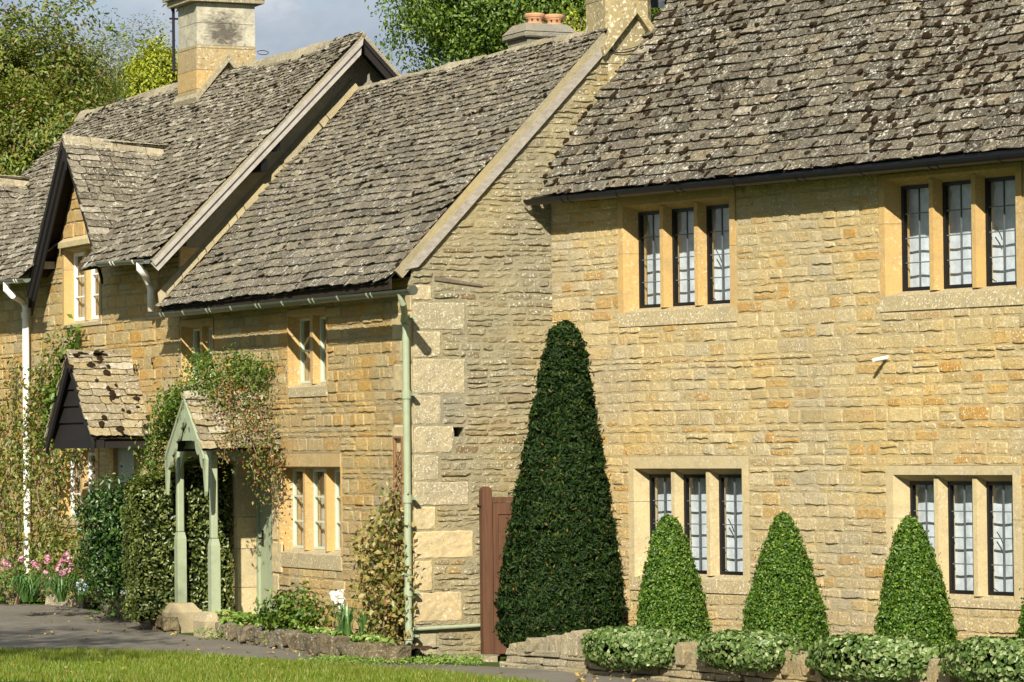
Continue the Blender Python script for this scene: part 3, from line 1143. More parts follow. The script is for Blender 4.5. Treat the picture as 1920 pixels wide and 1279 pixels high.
# small chimney with two pots on the back of the roof
mb = MB()
cpos = at_dist(1012, 62, 45)
u_c, d_c, z_c = FM.uz(cpos)
mb.fbox(FM, u_c - .3, u_c + .3, d_c - .32, d_c + .32, 4.3, z_c - .1, 0)
mb.fbox(FM, u_c - .36, u_c + .36, d_c - .38, d_c + .38, z_c - .1, z_c - .02, 0, bev=.02)
vs = [FM.pt(u_c + a * .36, d_c + b * .38, z_c - .02) for a, b in ((-1, 1), (1, 1), (1, -1), (-1, -1))] + [FM.pt(u_c + a * .2, d_c + b * .3, z_c + .1) for a, b in ((-1, 1), (1, 1), (1, -1), (-1, -1))]
mb.hexa(vs, 0)
rear_ch = mb.build('rear_chimney', [M['render_ch']], mid)
for px in (1003, 1039):
    p = at_dist(px, 60, 45 + (px - 1003) * .004)
    mb = MB()
    pr = [(.105, -.03), (.11, .06), (.12, .07), (.12, .085), (.11, .095), (.115, .13), (.125, .15), (.125, .165), (.135, .17), (.14, .2), (.13, .225), (.10, .225), (.10, .1), (.09, .1)]
    mb.lathe((p.x, p.y, z_c + .05), [(r_ * .95, z_ * .9) for r_, z_ in pr], 18)
    for i in range(10):
        a = i * math.pi * .2
        c = Vector((p.x + math.cos(a) * .118, p.y + math.sin(a) * .118, z_c + .05 + .115))
        mb.lathe(c - Vector((0, 0, .006)), [(.012, 0), (.012, .014)], 6, 1)
    mb.build('chimney_pot', [M['terra'], M['under']], rear_ch, smooth=False)


def chamfer_stack(mb, F, u0, u1, w0, w1, z0, z1, ch, course, mat, seed=1):
    random.seed(seed)
    z = z0
    while z < z1 - .01:
        z2 = min(z + course * R(.85, 1.15), z1)
        j = [R(-.004, .004) for _ in range(4)]
        a, b, c, d = u0 + j[0], u1 + j[1], w0 + j[2], w1 + j[3]
        if ch:
            poly = [(a + ch, c), (b - ch, c), (b, c + ch), (b, d - ch), (b - ch, d), (a + ch, d), (a, d - ch), (a, c + ch)]
        else:
            poly = [(a, c), (b, c), (b, d), (a, d)]
        mb.prism([F.pt(u, -w, z + .003) for u, w in poly], Vector((0, 0, z2 - z - .006)), mat)
        # mortar core
        z = z2
    if ch: mb.prism([F.pt(u, -w, z0) for u, w in ((u0 + ch + .012, w0 + .012), (u1 - ch - .012, w0 + .012), (u1 - .012, w0 + ch + .012), (u1 - .012, w1 - ch - .012), (u1 - ch - .012, w1 - .012), (u0 + ch + .012, w1 - .012), (u0 + .012, w1 - ch - .012), (u0 + .012, w0 + ch + .012))], Vector((0, 0, z1 - z0)), mat)


def saddle(mb, F, wa, za, runs, drops, u0, u1, th, mat):
    """bent coping over a chimney's foot, ridge at (wa, za)"""
    (ra, rb), (ha, hb) = runs, drops
    prof = [(wa - ra, za - ha), (wa, za), (wa + rb, za - hb), (wa + rb, za - hb + th), (wa, za + th * 1.25), (wa - ra - .02, za - ha + th * .9)]
    mb.prism([F.pt(u0, -w, z) for w, z in prof[:2] + prof[4:]], F.U * (u1 - u0), mat)
    mb.prism([F.pt(u0, -w, z) for w, z in (prof[1], prof[2], prof[3], prof[4])], F.U * (u1 - u0), mat)


M['ash_c'] = ashlar_mat('chimney_ashlar', (.38, .305, .15), (.34, .27, .135), (.25, .21, .115), 1.0, (.62, .58, .46), (.12, .10, .06), 24, (.12, .36))
mb = MB()
sa, za = FG.pix(1193, 20, .10)
s0, s1 = FG.pix(1141, 30, -.0)[0], FG.pix(1227, 30, 0)[0]
chamfer_stack(mb, FM, -.66, -.0, s0, s1, za - .25, 8.8, .085, .42, 0, 3)
mb.fbox(FM, -.62, .02, -s1 - .05, -s0 + .02, 5.2, za - .2, 0)
ch1 = mb.build('chimney', [M['ash_c']], mid)
mb = MB()
saddle(mb, FM, sa, za - .03, (.42, .36), (.50, .46), -.80, .13, .11, 0)
mb.prism([FG.pt(sa - .42, .012, za - .60), FG.pt(sa + .5, .012, za - .60), FG.pt(sa + .32, .012, za - .42), FG.pt(sa, .012, za - .03), FG.pt(sa - .40, .012, za - .5)], FG.N * .016, 0)
mb.build('chimney_coping', [M['ash_c']], ch1)
mb = MB()          # sagging cable round the chimney foot
c0, c1 = FG.pix(1139, 93, .06), FG.pix(1225, 86, .06)
pts = []
for i in range(13):
    t = i / 12
    pts.append(FG.pt(c0[0] + (c1[0] - c0[0]) * t, .06, c0[1] + (c1[1] - c0[1]) * t - .05 * math.sin(math.pi * min(1, t * 1.3)) ** 1))
mb.tube(pts, .006, 5)
mb.tube([p + Vector((0, 0, .035 * math.sin(math.pi * i / 12))) for i, p in enumerate(pts)], .005, 5)
mb.build('cable', [M['cable']], mid)

# porch: posts on stone pads, fretted bargeboards, small slate roof
RW = .64
pcx = FM.pix(346, 742, 1.0)
PUc, PZa = pcx
PZe = PZa - .66
pg = (PZa - PZe) / RW
mb = MB()
for sgn in (1, -1):
    O = FM.pt(PUc + sgn * RW, 1.0, PZe) if sgn > 0 else FM.pt(PUc - RW, 0.0, PZe)
    U = -FM.N if sgn > 0 else FM.N
    Vd = FM.pt(PUc, 1.0, PZa) - FM.pt(PUc + sgn * RW, 1.0, PZe)
    slates(mb, O, U, Vd, lambda v: (0, 1.0), Vd.length, .13, .10, .26, .18, (.016, .026), .01, sagf(.012, 5 + sgn, 0), .04, 1, 2, (.015, .03), seed=41 + sgn)
ridge_caps(mb, FM.pt(PUc, 1.02, PZa), FM.pt(PUc, 0.0, PZa), (FM.U * RW + Vector((0, 0, PZe - PZa))).normalized(), (FM.U * -RW + Vector((0, 0, PZe - PZa))).normalized(), .35, .12, .03, 0, None, 8)
porch = mb.build('porch', [M['tile_p'], M['moss'], M['darkwood']], mid)


def barge_pts(n=26):
    """outline of one fretted bargeboard: (distance out from the ridge, drop below the slope line)"""
    top, bot = [], []
    for i in range(n + 1):
        t = i / n
        x = t * (RW + .03)
        top.append((x, .0))
        s = (t * 4.2) % 1.0
        dep = .13 + .06 * abs(math.sin(math.pi * t * 4.2)) ** .6 - (.03 if s < .12 else 0)
        bot.append((x, -dep))
    return top, bot


top, bot = barge_pts()
for sgn in (1, -1):
    mb = MB()
    d0 = .965 if sgn > 0 else .966
    q = lambda x, y, d: FM.pt(PUc + sgn * x, d, PZa - .02 - x * pg + y * 1.35)
    n = len(top)
    for i in range(n - 1):
        c = [q(*bot[i], d0), q(*bot[i + 1], d0), q(*bot[i + 1], d0 + .035), q(*bot[i], d0 + .035), q(*top[i], d0), q(*top[i + 1], d0), q(*top[i + 1], d0 + .035), q(*top[i], d0 + .035)]
        mb.hexa(c, 0)
        c = [q(top[i][0], -.035, d0 + .036), q(top[i + 1][0], -.035, d0 + .036), q(top[i + 1][0], -.035, d0 + .055), q(top[i][0], -.035, d0 + .055), q(*top[i], d0 + .036), q(*top[i + 1], d0 + .036), q(*top[i + 1], d0 + .055), q(*top[i], d0 + .055)]
        mb.hexa(c, 0)
    x = RW + .03
    c = [q(x, -.36, d0), q(x + .03, -.3, d0), q(x + .03, -.3, d0 + .035), q(x, -.36, d0 + .035), q(x - .1, 0, d0), q(x + .05, 0, d0), q(x + .05, 0, d0 + .035), q(x - .1, 0, d0 + .035)]
    mb.hexa(c, 0)
    mb.build('bargeboard', [M['green']], porch)
posts = []
for px, ptop in ((338, 880), (401, 880)):
    pu_ = FM.pix(px, 1000, .75)[0]
    posts.append(pu_)
    yb = 1132 if px < 350 else 1148
    zb = FM.pix(px, yb, .75)[1]
    zt2 = PZe + .02
    mb = MB()
    mb.fbox(FM, pu_ - .043, pu_ + .043, .707, .793, zb + .88, zt2, 0, bev=.012)
    zz = zb + .80
    lo = [(pu_ + a * .058, .75 + b * .058) for a, b in ((-1, 1), (1, 1), (1, -1), (-1, -1))]
    hi = [(pu_ + a * .043, .75 + b * .043) for a, b in ((-1, 1), (1, 1), (1, -1), (-1, -1))]
    mb.hexa([FM.pt(u, d, zz) for u, d in lo] + [FM.pt(u, d, zz + .08) for u, d in hi], 0)
    mb.fbox(FM, pu_ - .058, pu_ + .058, .692, .808, zb - .02, zz, 0)
    mb.build('post', [M['green']], porch)
    mb = MB()
    h0 = zb
    s_ = .19
    rng = [(-1, 1), (1, 1), (1, -1), (-1, -1)]
    base = [FM.pt(pu_ + a * s_, .75 + b * s_, h0 - .42) for a, b in rng]
    midp = [FM.pt(pu_ + a * (s_ + .012), .75 + b * (s_ + .012), h0 - .10) for a, b in rng]
    topp = [FM.pt(pu_ + a * s_ * .62, .75 + b * s_ * .62, h0 + .012) for a, b in rng]
    mb.hexa(base + midp, 0)
    mb.hexa(midp + topp, 0)
    mb.build('padstone', [M['pad']], porch)
mb = MB()
zb2 = PZe + .02
mb.fbox(FM, posts[0] - .05, posts[1] + .05, .70, .80, zb2, zb2 + .11)
for pu_ in posts:
    mb.fbox(FM, pu_ - .045, pu_ + .045, .0, .70, zb2 - .10, zb2 + .108)
    mb.prism([FM.pt(pu_ + (.04 if pu_ == posts[0] else -.04), .735, zb2 - .28), FM.pt(pu_ + (.04 if pu_ == posts[0] else -.04), .735, zb2), FM.pt(pu_ + (.22 if pu_ == posts[0] else -.22), .735, zb2)], FM.N * .03)
mb.build('porch_beam', [M['green']], porch)
mb = MB()
mb.prism([FM.pt(PUc - RW * .86, .93, zb2 + .1), FM.pt(PUc + RW * .86, .93, zb2 + .1), FM.pt(PUc, .93, PZa - .1)], FM.N * .015)
mb.build('gable_boarding', [M['green']], porch)

# ------------------------------------------------------------------ left cottage
left = thing('stone_cottage', FM.pt(-12, 0, 0), 'tall left stone cottage with gabled dormer, white drainpipes and a stained square chimney', 'cottage', 'row of stone cottages')
UV = -7.10
WRL, ZRL, WEL, ZEL = 2.434, 7.573, -.511, 4.586
LEND = -18.95
slope_l = (ZRL - ZEL) / (WRL - WEL)
DD = .28                                  # dormer roof stands this far out
dc_u, dc_z = FM.pix(117, 262, DD)
de_u, de_z = FM.pix(184, 498, DD)
dhw = de_u - dc_u
E1 = on_plane(335, 287, FM.pt(dc_u, 0, 0), FM.U)
_, dE, zE = FM.uz(E1)
print('dormer', dc_u, dc_z, 'half', dhw, de_z, 'ridge end d,z', dE, zE, 'main roof there', ZEL + (-dE - WEL) * slope_l)
# windows
lholes = []
o = wbox(FM, 118, 452, 190, 612)
iu = FM.pix(140, 540, -.13)[0]
lholes.append(mullion_window(FM, left, o, iu, FM.pix(150, 600)[1], FM.pix(150, 470)[1], 2, .13, .05, 'ash_o', 'white', (9, 2), .12, .05, 'curtain', handles=False, nose=.05, mull=(.04, .05), curtain=True, label='two light white window in the dormer gable'))
o = wbox(FM, 108, 836, 186, 985)
iu = FM.pix(133, 900, -.14)[0]
lholes.append(mullion_window(FM, left, o, iu, FM.pix(150, 970)[1], FM.pix(150, 848)[1], 2, .14, .05, 'ash_o', 'white', (9, 2), .12, .05, 'curtain', handles=False, nose=.05, mull=(.045, .055), curtain=True, label='two light white window beside the hood'))
hd0, hd1 = FM.pix(213, 950)[0], FM.pix(252, 950)[0]
hdz = FM.pix(235, 822)[1]
lholes.append((hd0, hd1, -.3, hdz))


def ll(z0, z1):
    return -18.0, ULD


wall_top = 4.72
mb = MB()
backing(mb, FM, -18.0, ULD - .0, -.5, wall_top, lholes, 0)
stone_wall(mb, FM, -18.0, ULD, -.15, wall_top, lholes, [], (.11, .19), (.2, .5), .011, .003, .005, 1, None, .35, seed=77)
# dormer gable
dz_top = dc_z - .12
dsl = (dc_z - de_z) / dhw


def ld(z0, z1):
    hw_ = max(0, (dz_top - z1) / dsl)
    return dc_u - min(hw_, dhw - .25), dc_u + min(hw_, dhw - .25)


hw0 = min((dz_top - wall_top) / dsl, dhw - .25)
wd_ = lholes[0]
sl = lambda z: min((dz_top - z) / dsl, dhw - .25)
zw = wd_[3]
for q in ([(dc_u - hw0, wall_top), (wd_[0], wall_top), (wd_[0], zw), (dc_u - sl(zw), zw)], [(wd_[1], wall_top), (dc_u + hw0, wall_top), (dc_u + sl(zw), zw), (wd_[1], zw)], [(dc_u - sl(zw), zw), (dc_u + sl(zw), zw), (dc_u, dz_top)]):
    mb.add([FM.pt(u_, -.004, z_) for u_, z_ in q], [list(range(len(q)))], 0)
stone_wall(mb, FM, dc_u - dhw, dc_u + dhw, wall_top, dz_top, lholes, [], (.17, .26), (.3, .5), .012, .010, .004, 2, ld, 0, seed=13)
mb.build('front_wall', [M['mort_m'], M['stone_m'], M['ash_o']], left)
mb = MB()
a_, b__ = FM.pix(120, 455)[0], FM.pix(176, 455)[0]
mb.prism([FM.pt(a_, 0, FM.pix(145, 462)[1]), FM.pt(a_, .09, FM.pix(145, 462)[1]), FM.pt(a_, .09, FM.pix(145, 452)[1]), FM.pt(a_, 0, FM.pix(145, 443)[1])], FM.U * (b__ - a_), 0)
mb.build('drip_stone', [M['ash_p']], left)
# rendered gable above the middle roof
FL = Frame(FM.pt(ULD, 0, 0), FG.U)


def ztopL(w, off=.06):
    w = w if w < WRL else 2 * WRL - w
    return ZEL + (w - WEL) * slope_l - off


mb = MB()
mb.prism([FL.pt(-.0, 0, 3.2), FL.pt(2 * WRL, 0, 3.2), FL.pt(2 * WRL, 0, ztopL(0)), FL.pt(WRL, 0, ztopL(WRL)), FL.pt(0, 0, ztopL(0))], FL.N * -.06, 0)
qz = 3.75
for i in range(4):
    z2 = qz + R(.22, .3)
    mx = (z2 - ZE) / slope_m + WE
    stone(mb, FL, .0, (.42 if i % 2 else .30) + .1 * i, qz + .004, z2 - .004, .012, .003, 1, .012)
    qz = z2
mb.build('gable_wall', [M['render'], M['ash_o']], left)
mb = MB()
mb.prism([MP(-19, 2 * WRL, -.4), MP(ULD - .05, 2 * WRL, -.4), MP(ULD - .05, 2 * WRL, ZEL), MP(-19, 2 * WRL, ZEL)], FM.N * .05)
mb.prism([MP(-18, 0.05, -.4), MP(-18, 2 * WRL - .1, -.4), MP(-18, 2 * WRL - .1, ZEL + .4), MP(-18, WRL, ZRL - .1), MP(-18, 0.05, ZEL + .4)], FM.U * .05)
mb.build('back_wall', [M['mort_g']], left)
# main roof
OL = MP(LEND, WEL, ZEL)
VL = MP(0, WRL, ZRL) - MP(0, WEL, ZEL)
sl_ = sagf(.06, 9.1, 3, .4)
mb = MB()


def dhole(u, v):
    w = WEL + (WRL - WEL) * v / VL.length
    t = (w - WEL) / (-dE - WEL)
    return any(abs(u + LEND - q) < dhw * (1 - t) - .06 for q in (dc_u, du2))


best = min((abs((lambda q: W0 / 2 + FPX * q.x / q.y)(FM.pt(dc_u - k * .01, dE, zE)) - 85), k) for k in range(0, 1200))
du2 = dc_u - best[1] * .01
slates(mb, OL, FM.U, VL, lambda v: (0.0, -LEND + UV + .02 + .05 * mnoise.noise((v * 2.2, 0, 1))), VL.length, .135, .07, .25, .14, (.014, .025), .012, sl_, .03, 1, 2, (.02, .035), seed=51, hole=dhole)
mb.prism([MP(LEND, WRL, ZRL - .03), MP(UV + .01, WRL, ZRL - .03), MP(UV + .01, 2 * WRL - WEL, ZEL), MP(LEND, 2 * WRL - WEL, ZEL)], Vector((0, 0, .06)), 3)
roofl = mb.build('roof', [M['tile_l'], M['moss'], M['under'], M['cement']], left)
mb = MB()
ridge_caps(mb, MP(LEND, WRL, ZRL + .0), MP(UV, WRL, ZRL + .0), (MP(0, WEL, ZEL) - MP(0, WRL, ZRL)).normalized(), (MP(0, 2 * WRL - WEL, ZEL) - MP(0, WRL, ZRL)).normalized(), .38, .15, .04, 0, lambda x: .04 * mnoise.noise((x * .4, 0, 9.1)), 5)
mb.build('ridge', [M['ridge']], roofl)
# verge: slate edges are bedded on cement, board below
FLV = Frame(FM.pt(UV, 0, 0), FG.U)
cs, sn = math.cos(math.atan(slope_l)), math.sin(math.atan(slope_l))


def lv(w, d, up, side=1):
    zz = ZEL + (w - WEL) * slope_l
    if side > 0:
        return FLV.pt(w, d, zz) + Vector((0, 0, cs)) * up - FG.U * sn * up
    p = FLV.pt(2 * WRL - w, d, zz)
    return p + Vector((0, 0, cs)) * up + FG.U * sn * up


for side in (1, -1):
    mb = MB()
    mb.prism([lv(WEL - .02, -.05, -.035, side), lv(WRL, -.05, -.035, side), lv(WRL + (.03 if side > 0 else 0), -.05, .0, side), lv(WEL - .02, -.05, .0, side)], FG.N * .075, 0)
    mb.build('verge_mortar', [M['render']], left)
    mb = MB()
    mb.prism([lv(WEL - .04, -.02, -.165, side), lv(WRL - .15, -.02, -.165, side), lv(WRL - .035, -.02, -.035, side), lv(WEL - .04, -.02, -.035, side)], FG.N * .035, 0)
    mb.prism([lv(WEL - .03, .016, -.085, side), lv(WRL - .08, .016, -.085, side), lv(WRL - .03, .016, -.034, side), lv(WEL - .03, .016, -.034, side)], FG.N * .03, 0)
    mb.build('bargeboard', [M['barge'] if side > 0 else M['darkwood']], left)
# soffit boards under the verge overhang
mb = MB()
for side in (1, -1):
    mb.prism([lv(WEL - .05, -.46, -.05, side), lv(WRL - .05, -.46, -.05, side), lv(WRL - .05, -.025, -.05, side), lv(WEL - .05, -.025, -.05, side)], FG.N.cross(Vector((0, 0, 1))) * .0001 + Vector((0, 0, .01)), 0)
mb.build('soffit', [M['darkwood']], left)
for px, py in ((514, 276), (490, 314), (338, 455)):
    w_, z_ = FL.pix(px, py, .25)
    mb = MB()
    mb.fbox(FL, w_ - .045, w_ + .045, .0, .36, z_ - .05, z_ + .10)
    mb.build('purlin', [M['black']], left)  # black colour stands in for the shadow under the bargeboard

# dormer roof (two alike; only the near one's gable is in view)


def dormer_roof(uc, full, seed):
    mb = MB()
    Lr = DD - dE
    Vr = FM.pt(uc, DD, dc_z) - FM.pt(uc + dhw, DD, de_z)
    dip = dc_z - zE
    sg = lambda u, v: -dip * (u / Lr) * (v / Vr.length) * .8 + .015 * mnoise.noise((u, v, seed))
    slates(mb, FM.pt(uc + dhw, DD, de_z), -FM.N, Vr, lambda v: (0, .25 + (Lr - .1) * v / Vr.length), Vr.length, .15, .11, .27, .19, (.016, .028), .012, sg, .02, 1, 2, (.015, .03), seed=seed)
    Vq = FM.pt(uc, DD, dc_z) - FM.pt(uc - dhw, DD, de_z)
    slates(mb, FM.pt(uc - dhw, DD, de_z), FM.N * -1, Vq, lambda v: (0, .25 + (Lr - .1) * v / Vq.length), Vq.length, .15, .11, .27, .19, (.016, .028), .012, sg, .02, 1, 2, seed=seed + 1)
    ridge_caps(mb, FM.pt(uc, DD, dc_z + .01), FM.pt(uc, dE, zE + .02), (FM.U * dhw + Vector((0, 0, de_z - dc_z))).normalized(), (FM.U * -dhw + Vector((0, 0, de_z - dc_z))).normalized(), .4, .16, .04, 3, None, seed)
    rf = mb.build('dormer_roof', [M['tile_l'], M['moss'], M['under'], M['ridge']], left)
    if full:
        for sgn in (1, -1):
            mb = MB()
            p = lambda t, y, d: FM.pt(uc + sgn * dhw * t, d, dc_z + (de_z - dc_z) * t + y)
            e = 1.08
            for (d0, d1, ya, yb) in ((DD - .03, DD - .004, -.11, -.03),) if sgn > 0 else ((DD - .035, DD - .002, -.30, -.03), (DD - .001, DD + .025, -.14, -.025), (DD - .06, DD - .036, -.42, -.03)):
                if d0 < DD - .05 and sgn > 0: continue
                mb.hexa([p(0, ya, d0), p(e, ya, d0), p(e, ya, d1), p(0, ya, d1), p(0, yb, d0), p(e, yb, d0), p(e, yb, d1), p(0, yb, d1)], 0)
            mb.build('bargeboard', [M['darkwood']], rf)
        mb = MB()        # dark boarding under the overhang, end of the tie beam
        mb.fbox(FM, uc - dhw * .86 - .07, uc - dhw * .86 + .07, .0, DD - .06, de_z + .1, de_z + .2)
        mb.build('bracket', [M['greybeam']], rf)
    return rf


dormer_roof(dc_u, True, 61)
dormer_roof(du2, False, 65)
for uc in (dc_u, du2):           # lead in the valleys
    mb = MB()
    a = FM.pt(uc + dhw + .02, -WEL + .0, ZEL + .03)
    b = E1 - FM.U * (dc_u - uc) + Vector((0, 0, .05))
    w = FM.U * .09
    mb.add([a, a + w, b + w, b], [(0, 1, 2, 3)], 0)
    mb.build('valley_lead', [M['lead_flash']], left)

# chimney
mb = MB()
c_u = -12.22
zs_ = 7.98
chamfer_stack(mb, FM, c_u - .78, c_u, WRL - .45, WRL + .45, zs_, 8.60, 0, .31, 1, 5)
chamfer_stack(mb, FM, c_u - .79, c_u + .012, WRL - .46, WRL + .46, 6.7, zs_, 0, .3, 0, 6)
m_, nt_, out_ = newmat('weathered_white_stone')
b_ = NB(nt_)
pos_ = b_.pos()
st_ = b_.ramp(b_.noise(5, 6, .7, pos_, .8), [(.4, 0), (.7, 1)])
c_ = b_.mix(st_, (.46, .43, .33), (.25, .235, .18))
c_ = b_.mix(b_.math('MULTIPLY', b_.ramp(b_.noise(16, 5, .7, pos_, .6), [(.34, 1), (.43, 0)]), .7), c_, (.12, .11, .09))
# soot stain: a patch with a shape of its own on the gable-side face
sx = b_.n('ShaderNodeSeparateXYZ')
b_.l(pos_, sx.inputs[0])
ctr = FM.pt(c_u, -(WRL - .03), 8.18)
dist_ = b_.n('ShaderNodeVectorMath', operation='DISTANCE')
b_.l(pos_, dist_.inputs[0])
dist_.inputs[1].default_value = ctr
mp_ = b_.n('ShaderNodeMapping')
b_.l(pos_, mp_.inputs['Vector'])
mp_.inputs['Scale'].default_value = (3.2, 3.2, 7.5)
mp_.inputs['Rotation'].default_value = (.25, .35, 0)
soot = b_.ramp(b_.math('ADD', dist_.outputs['Value'], b_.math('MULTIPLY', b_.noise(1.6, 5, .65, mp_.outputs[0], 1.2), .75)), [(.50, 1), (.72, 0)])
c_ = b_.mix(b_.math('MULTIPLY', soot, .85), c_, (.06, .05, .045))
b_.principled(out_, c_, .92, b_.noise(40, 5, .7, pos_), .01, .6, .1)
M['ash_w'] = m_
mb.prism([FM.pt(c_u - .9, -(WRL - .57), 8.605), FM.pt(c_u + .1, -(WRL - .57), 8.605), FM.pt(c_u + .1, -(WRL + .57), 8.605), FM.pt(c_u - .9, -(WRL + .57), 8.605)], Vector((0, 0, .09)), 2)
mb.prism([FM.pt(c_u - .96, -(WRL - .63), 8.697), FM.pt(c_u + .16, -(WRL - .63), 8.697), FM.pt(c_u + .16, -(WRL + .63), 8.697), FM.pt(c_u - .96, -(WRL + .63), 8.697)], Vector((0, 0, .12)), 2)
chl = mb.build('chimney', [M['ash_s'], M['ash_w'], M['ridge']], left)
mb = MB()
sz = FLV.pix(428, 112, c_u - UV + .08)[1]
saddle(mb, FM, WRL - .0, sz - .03, (.50, .35), (.60, .44), c_u - .90, c_u + .13, .075, 0)
mb.build('chimney_coping', [M['ridge']], chl)
mb = MB()
for sgn, rr in ((-1, .60), (1, .3)):
    a = FM.pt(c_u + .016, -(WRL), sz - .12)
    b = FM.pt(c_u + .016, -(WRL + sgn * rr), sz - .12 - rr * 1.12)
    dn = Vector((0, 0, -.13))
    mb.prism([a, b, b + dn, a + dn], FM.U * .01)
mb.build('lead_flashing', [M['lead_flash']], chl)
mb = MB()
ap = FM.pt(c_u - .84, -(WRL - .50), 0)
mb.tube([ap + Vector((0, 0, 7.68)), ap + Vector((0, 0, 8.6))], .022, 8)
for zz in (7.7, 8.45):
    mb.tube([ap + Vector((0, 0, zz)) - FM.N * .12, ap + Vector((0, 0, zz)) + FM.N * .06], .015, 6)
mb.build('aerial_pole', [M['cable']], chl)
mb = MB()
lc = FM.pt(c_u + .03, -(WRL + .47), 7.9)
mb.tube([lc + FG.U * (.09 * (1 - math.cos(a))) + Vector((0, 0, .03 * math.sin(a))) for a in [i * .52 for i in range(12)]], .006, 5)
mb.build('wire_loop', [M['cable']], chl)

# gutters and white pipes
for (xa, ya, xb, yb, dd) in ((186, 492, 276, 486, .56), (-120, 534, 50, 522, .56)):
    mb = MB()
    a, b = FM.pix(xa, ya, dd), FM.pix(xb, yb, dd)
    gutter(mb, FM, (a[0], dd, a[1]), (b[0], dd, b[1]), .06, 0, .9, 1)
    mb.build('gutter', [M['gutter_g'], M['white']], left)
mb = MB()
a = FM.pix(262, 490, .56)
b = FM.pix(283, 545, .1)
zroof = ZE + .3
mb.tube([FM.pt(a[0], .56, a[1] + .02), FM.pt(a[0], .56, a[1] - .10), FM.pt(a[0], .50, a[1] - .16), FM.pt(b[0], .14, b[1] + .12), FM.pt(b[0], .10, b[1] + .02), FM.pt(b[0], .10, FM.pix(285, 584, .1)[1])], .048, 12)
mb.build('downpipe', [M['white']], left, smooth=True)
mb = MB()
a = FM.pix(12, 528, .56)
b = FM.pix(48, 575, .1)
zb = -.05
mb.tube([FM.pt(a[0], .56, a[1] + .02), FM.pt(a[0], .56, a[1] - .12), FM.pt(a[0] + .03, .48, a[1] - .2), FM.pt(b[0] - .02, .14, b[1] + .08), FM.pt(b[0], .10, b[1]), FM.pt(b[0], .10, b[1] - .1)], .05, 12)
mb.tube([FM.pt(b[0], .10, b[1] - .08), FM.pt(b[0], .10, zb)], .05, 14)
for q in (b[1] - .12, 2.4, .9):
    mb.tube([FM.pt(b[0], .10, q - .04), FM.pt(b[0], .10, q + .04)], .062, 14)
mb.build('downpipe', [M['white']], left, smooth=False)

# hood over the left door
HW = .96
HD = .87
hcu, hcz = FM.pix(126, 664, HD)
hze = hcz - 1.12
mb = MB()
for sgn in (1, -1):
    O = FM.pt(hcu + sgn * HW, HD, hze)
    Vd = FM.pt(hcu, HD, hcz) - O
    slates(mb, O, -FM.N, Vd, lambda v: (0, HD), Vd.length, .15, .10, .27, .2, (.018, .03), .014, sagf(.015, 15 + sgn, 0), .9, 1, 2, (.025, .06), seed=91 + sgn,
           mossdens=lambda u, v: 1.0 if .05 < u < .62 else .15)
ridge_caps(mb, FM.pt(hcu, HD + .01, hcz), FM.pt(hcu, 0.0, hcz), (FM.U * HW + Vector((0, 0, hze - hcz))).normalized(), (FM.U * -HW + Vector((0, 0, hze - hcz))).normalized(), .35, .14, .03, 0, None, 18)
for i in range(16):
    moss_blob(mb, FM.pt(hcu + R(-.05, .1), R(.35, HD), hcz + R(-.06, .03)), FM.U, FM.N, Vector((0, 0, 1)), R(.03, .06), 1)
hood = mb.build('door_hood', [M['tile_p'], M['moss'], M['darkwood']], left)
mb = MB()
hs = (hcz - hze) / HW
nb_ = 5
for i in range(nb_):
    z0, z1 = hze - .02 + (hcz - hze) * i / nb_, hze - .02 + (hcz - hze) * (i + 1) / nb_
    h0, h1 = (hcz - .06 - z0) / hs, max(.01, (hcz - .06 - z1) / hs)
    mb.hexa([FM.pt(hcu - h0, HD - .14, z0), FM.pt(hcu + h0, HD - .14, z0), FM.pt(hcu + h0, HD - .10 , z0), FM.pt(hcu - h0, HD - .10, z0),
             FM.pt(hcu - h1, HD - .14, z1), FM.pt(hcu + h1, HD - .14, z1), FM.pt(hcu + h1, HD - .125, z1), FM.pt(hcu - h1, HD - .125, z1)], 0)
mb.build('gable_boarding', [M['darkwood']], hood)
for sgn in (1, -1):
    mb = MB()
    p = lambda t, y, d: FM.pt(hcu + sgn * HW * t, d, hcz - .02 + (hze - hcz) * t + y)
    mb.hexa([p(0, -.14, HD - .04), p(1.04, -.14, HD - .04), p(1.04, -.14, HD - .005), p(0, -.14, HD - .005), p(0, 0, HD - .04), p(1.04, 0, HD - .04), p(1.04, 0, HD - .005), p(0, 0, HD - .005)])
    mb.build('bargeboard', [M['darkwood']], hood)
mb = MB()
mb.fbox(FM, hcu - HW + .04, hcu + HW - .04, HD - .2, HD - .1, hze - .14, hze - .02)
for s in (-1, 1):
    mb.fbox(FM, hcu + s * (HW - .12) - .05, hcu + s * (HW - .12) + .05, .0, HD - .2, hze - .139, hze - .021)
    if s > 5: mb.prism([FM.pt(hcu + s * (HW - .12) - .03, 0.01, hze - .72), FM.pt(hcu + s * (HW - .12) - .03, .01, hze - .60), FM.pt(hcu + s * (HW - .12) - .03, HD - .35, hze - .14), FM.pt(hcu + s * (HW - .12) - .03, HD - .25, hze - .14)], FM.U * .06)
mb.build('hood_beam', [M['darkwood']], hood)
# left door in its opening
mb = MB()
mb.fbox(FM, hd0 - .2, hd0, -.3, .0, -.1, hdz, 0)
mb.fbox(FM, hd1, hd1 + .15, -.3, -.02, -.1, hdz, 0)
mb.fbox(FM, hd0, hd1, -.3, -.02, hdz, hdz + .1, 0)
dl = mb.build('doorway', [M['ash_o']], left)
mb = MB()
for i in range(5):
    a = hd0 + (hd1 - hd0) * i / 5
    mb.fbox(FM, a + .003, a + (hd1 - hd0) / 5 - .003, -.12, -.06, -.1, hdz)
mb.build('door_panel', [M['doorgrey']], dl)
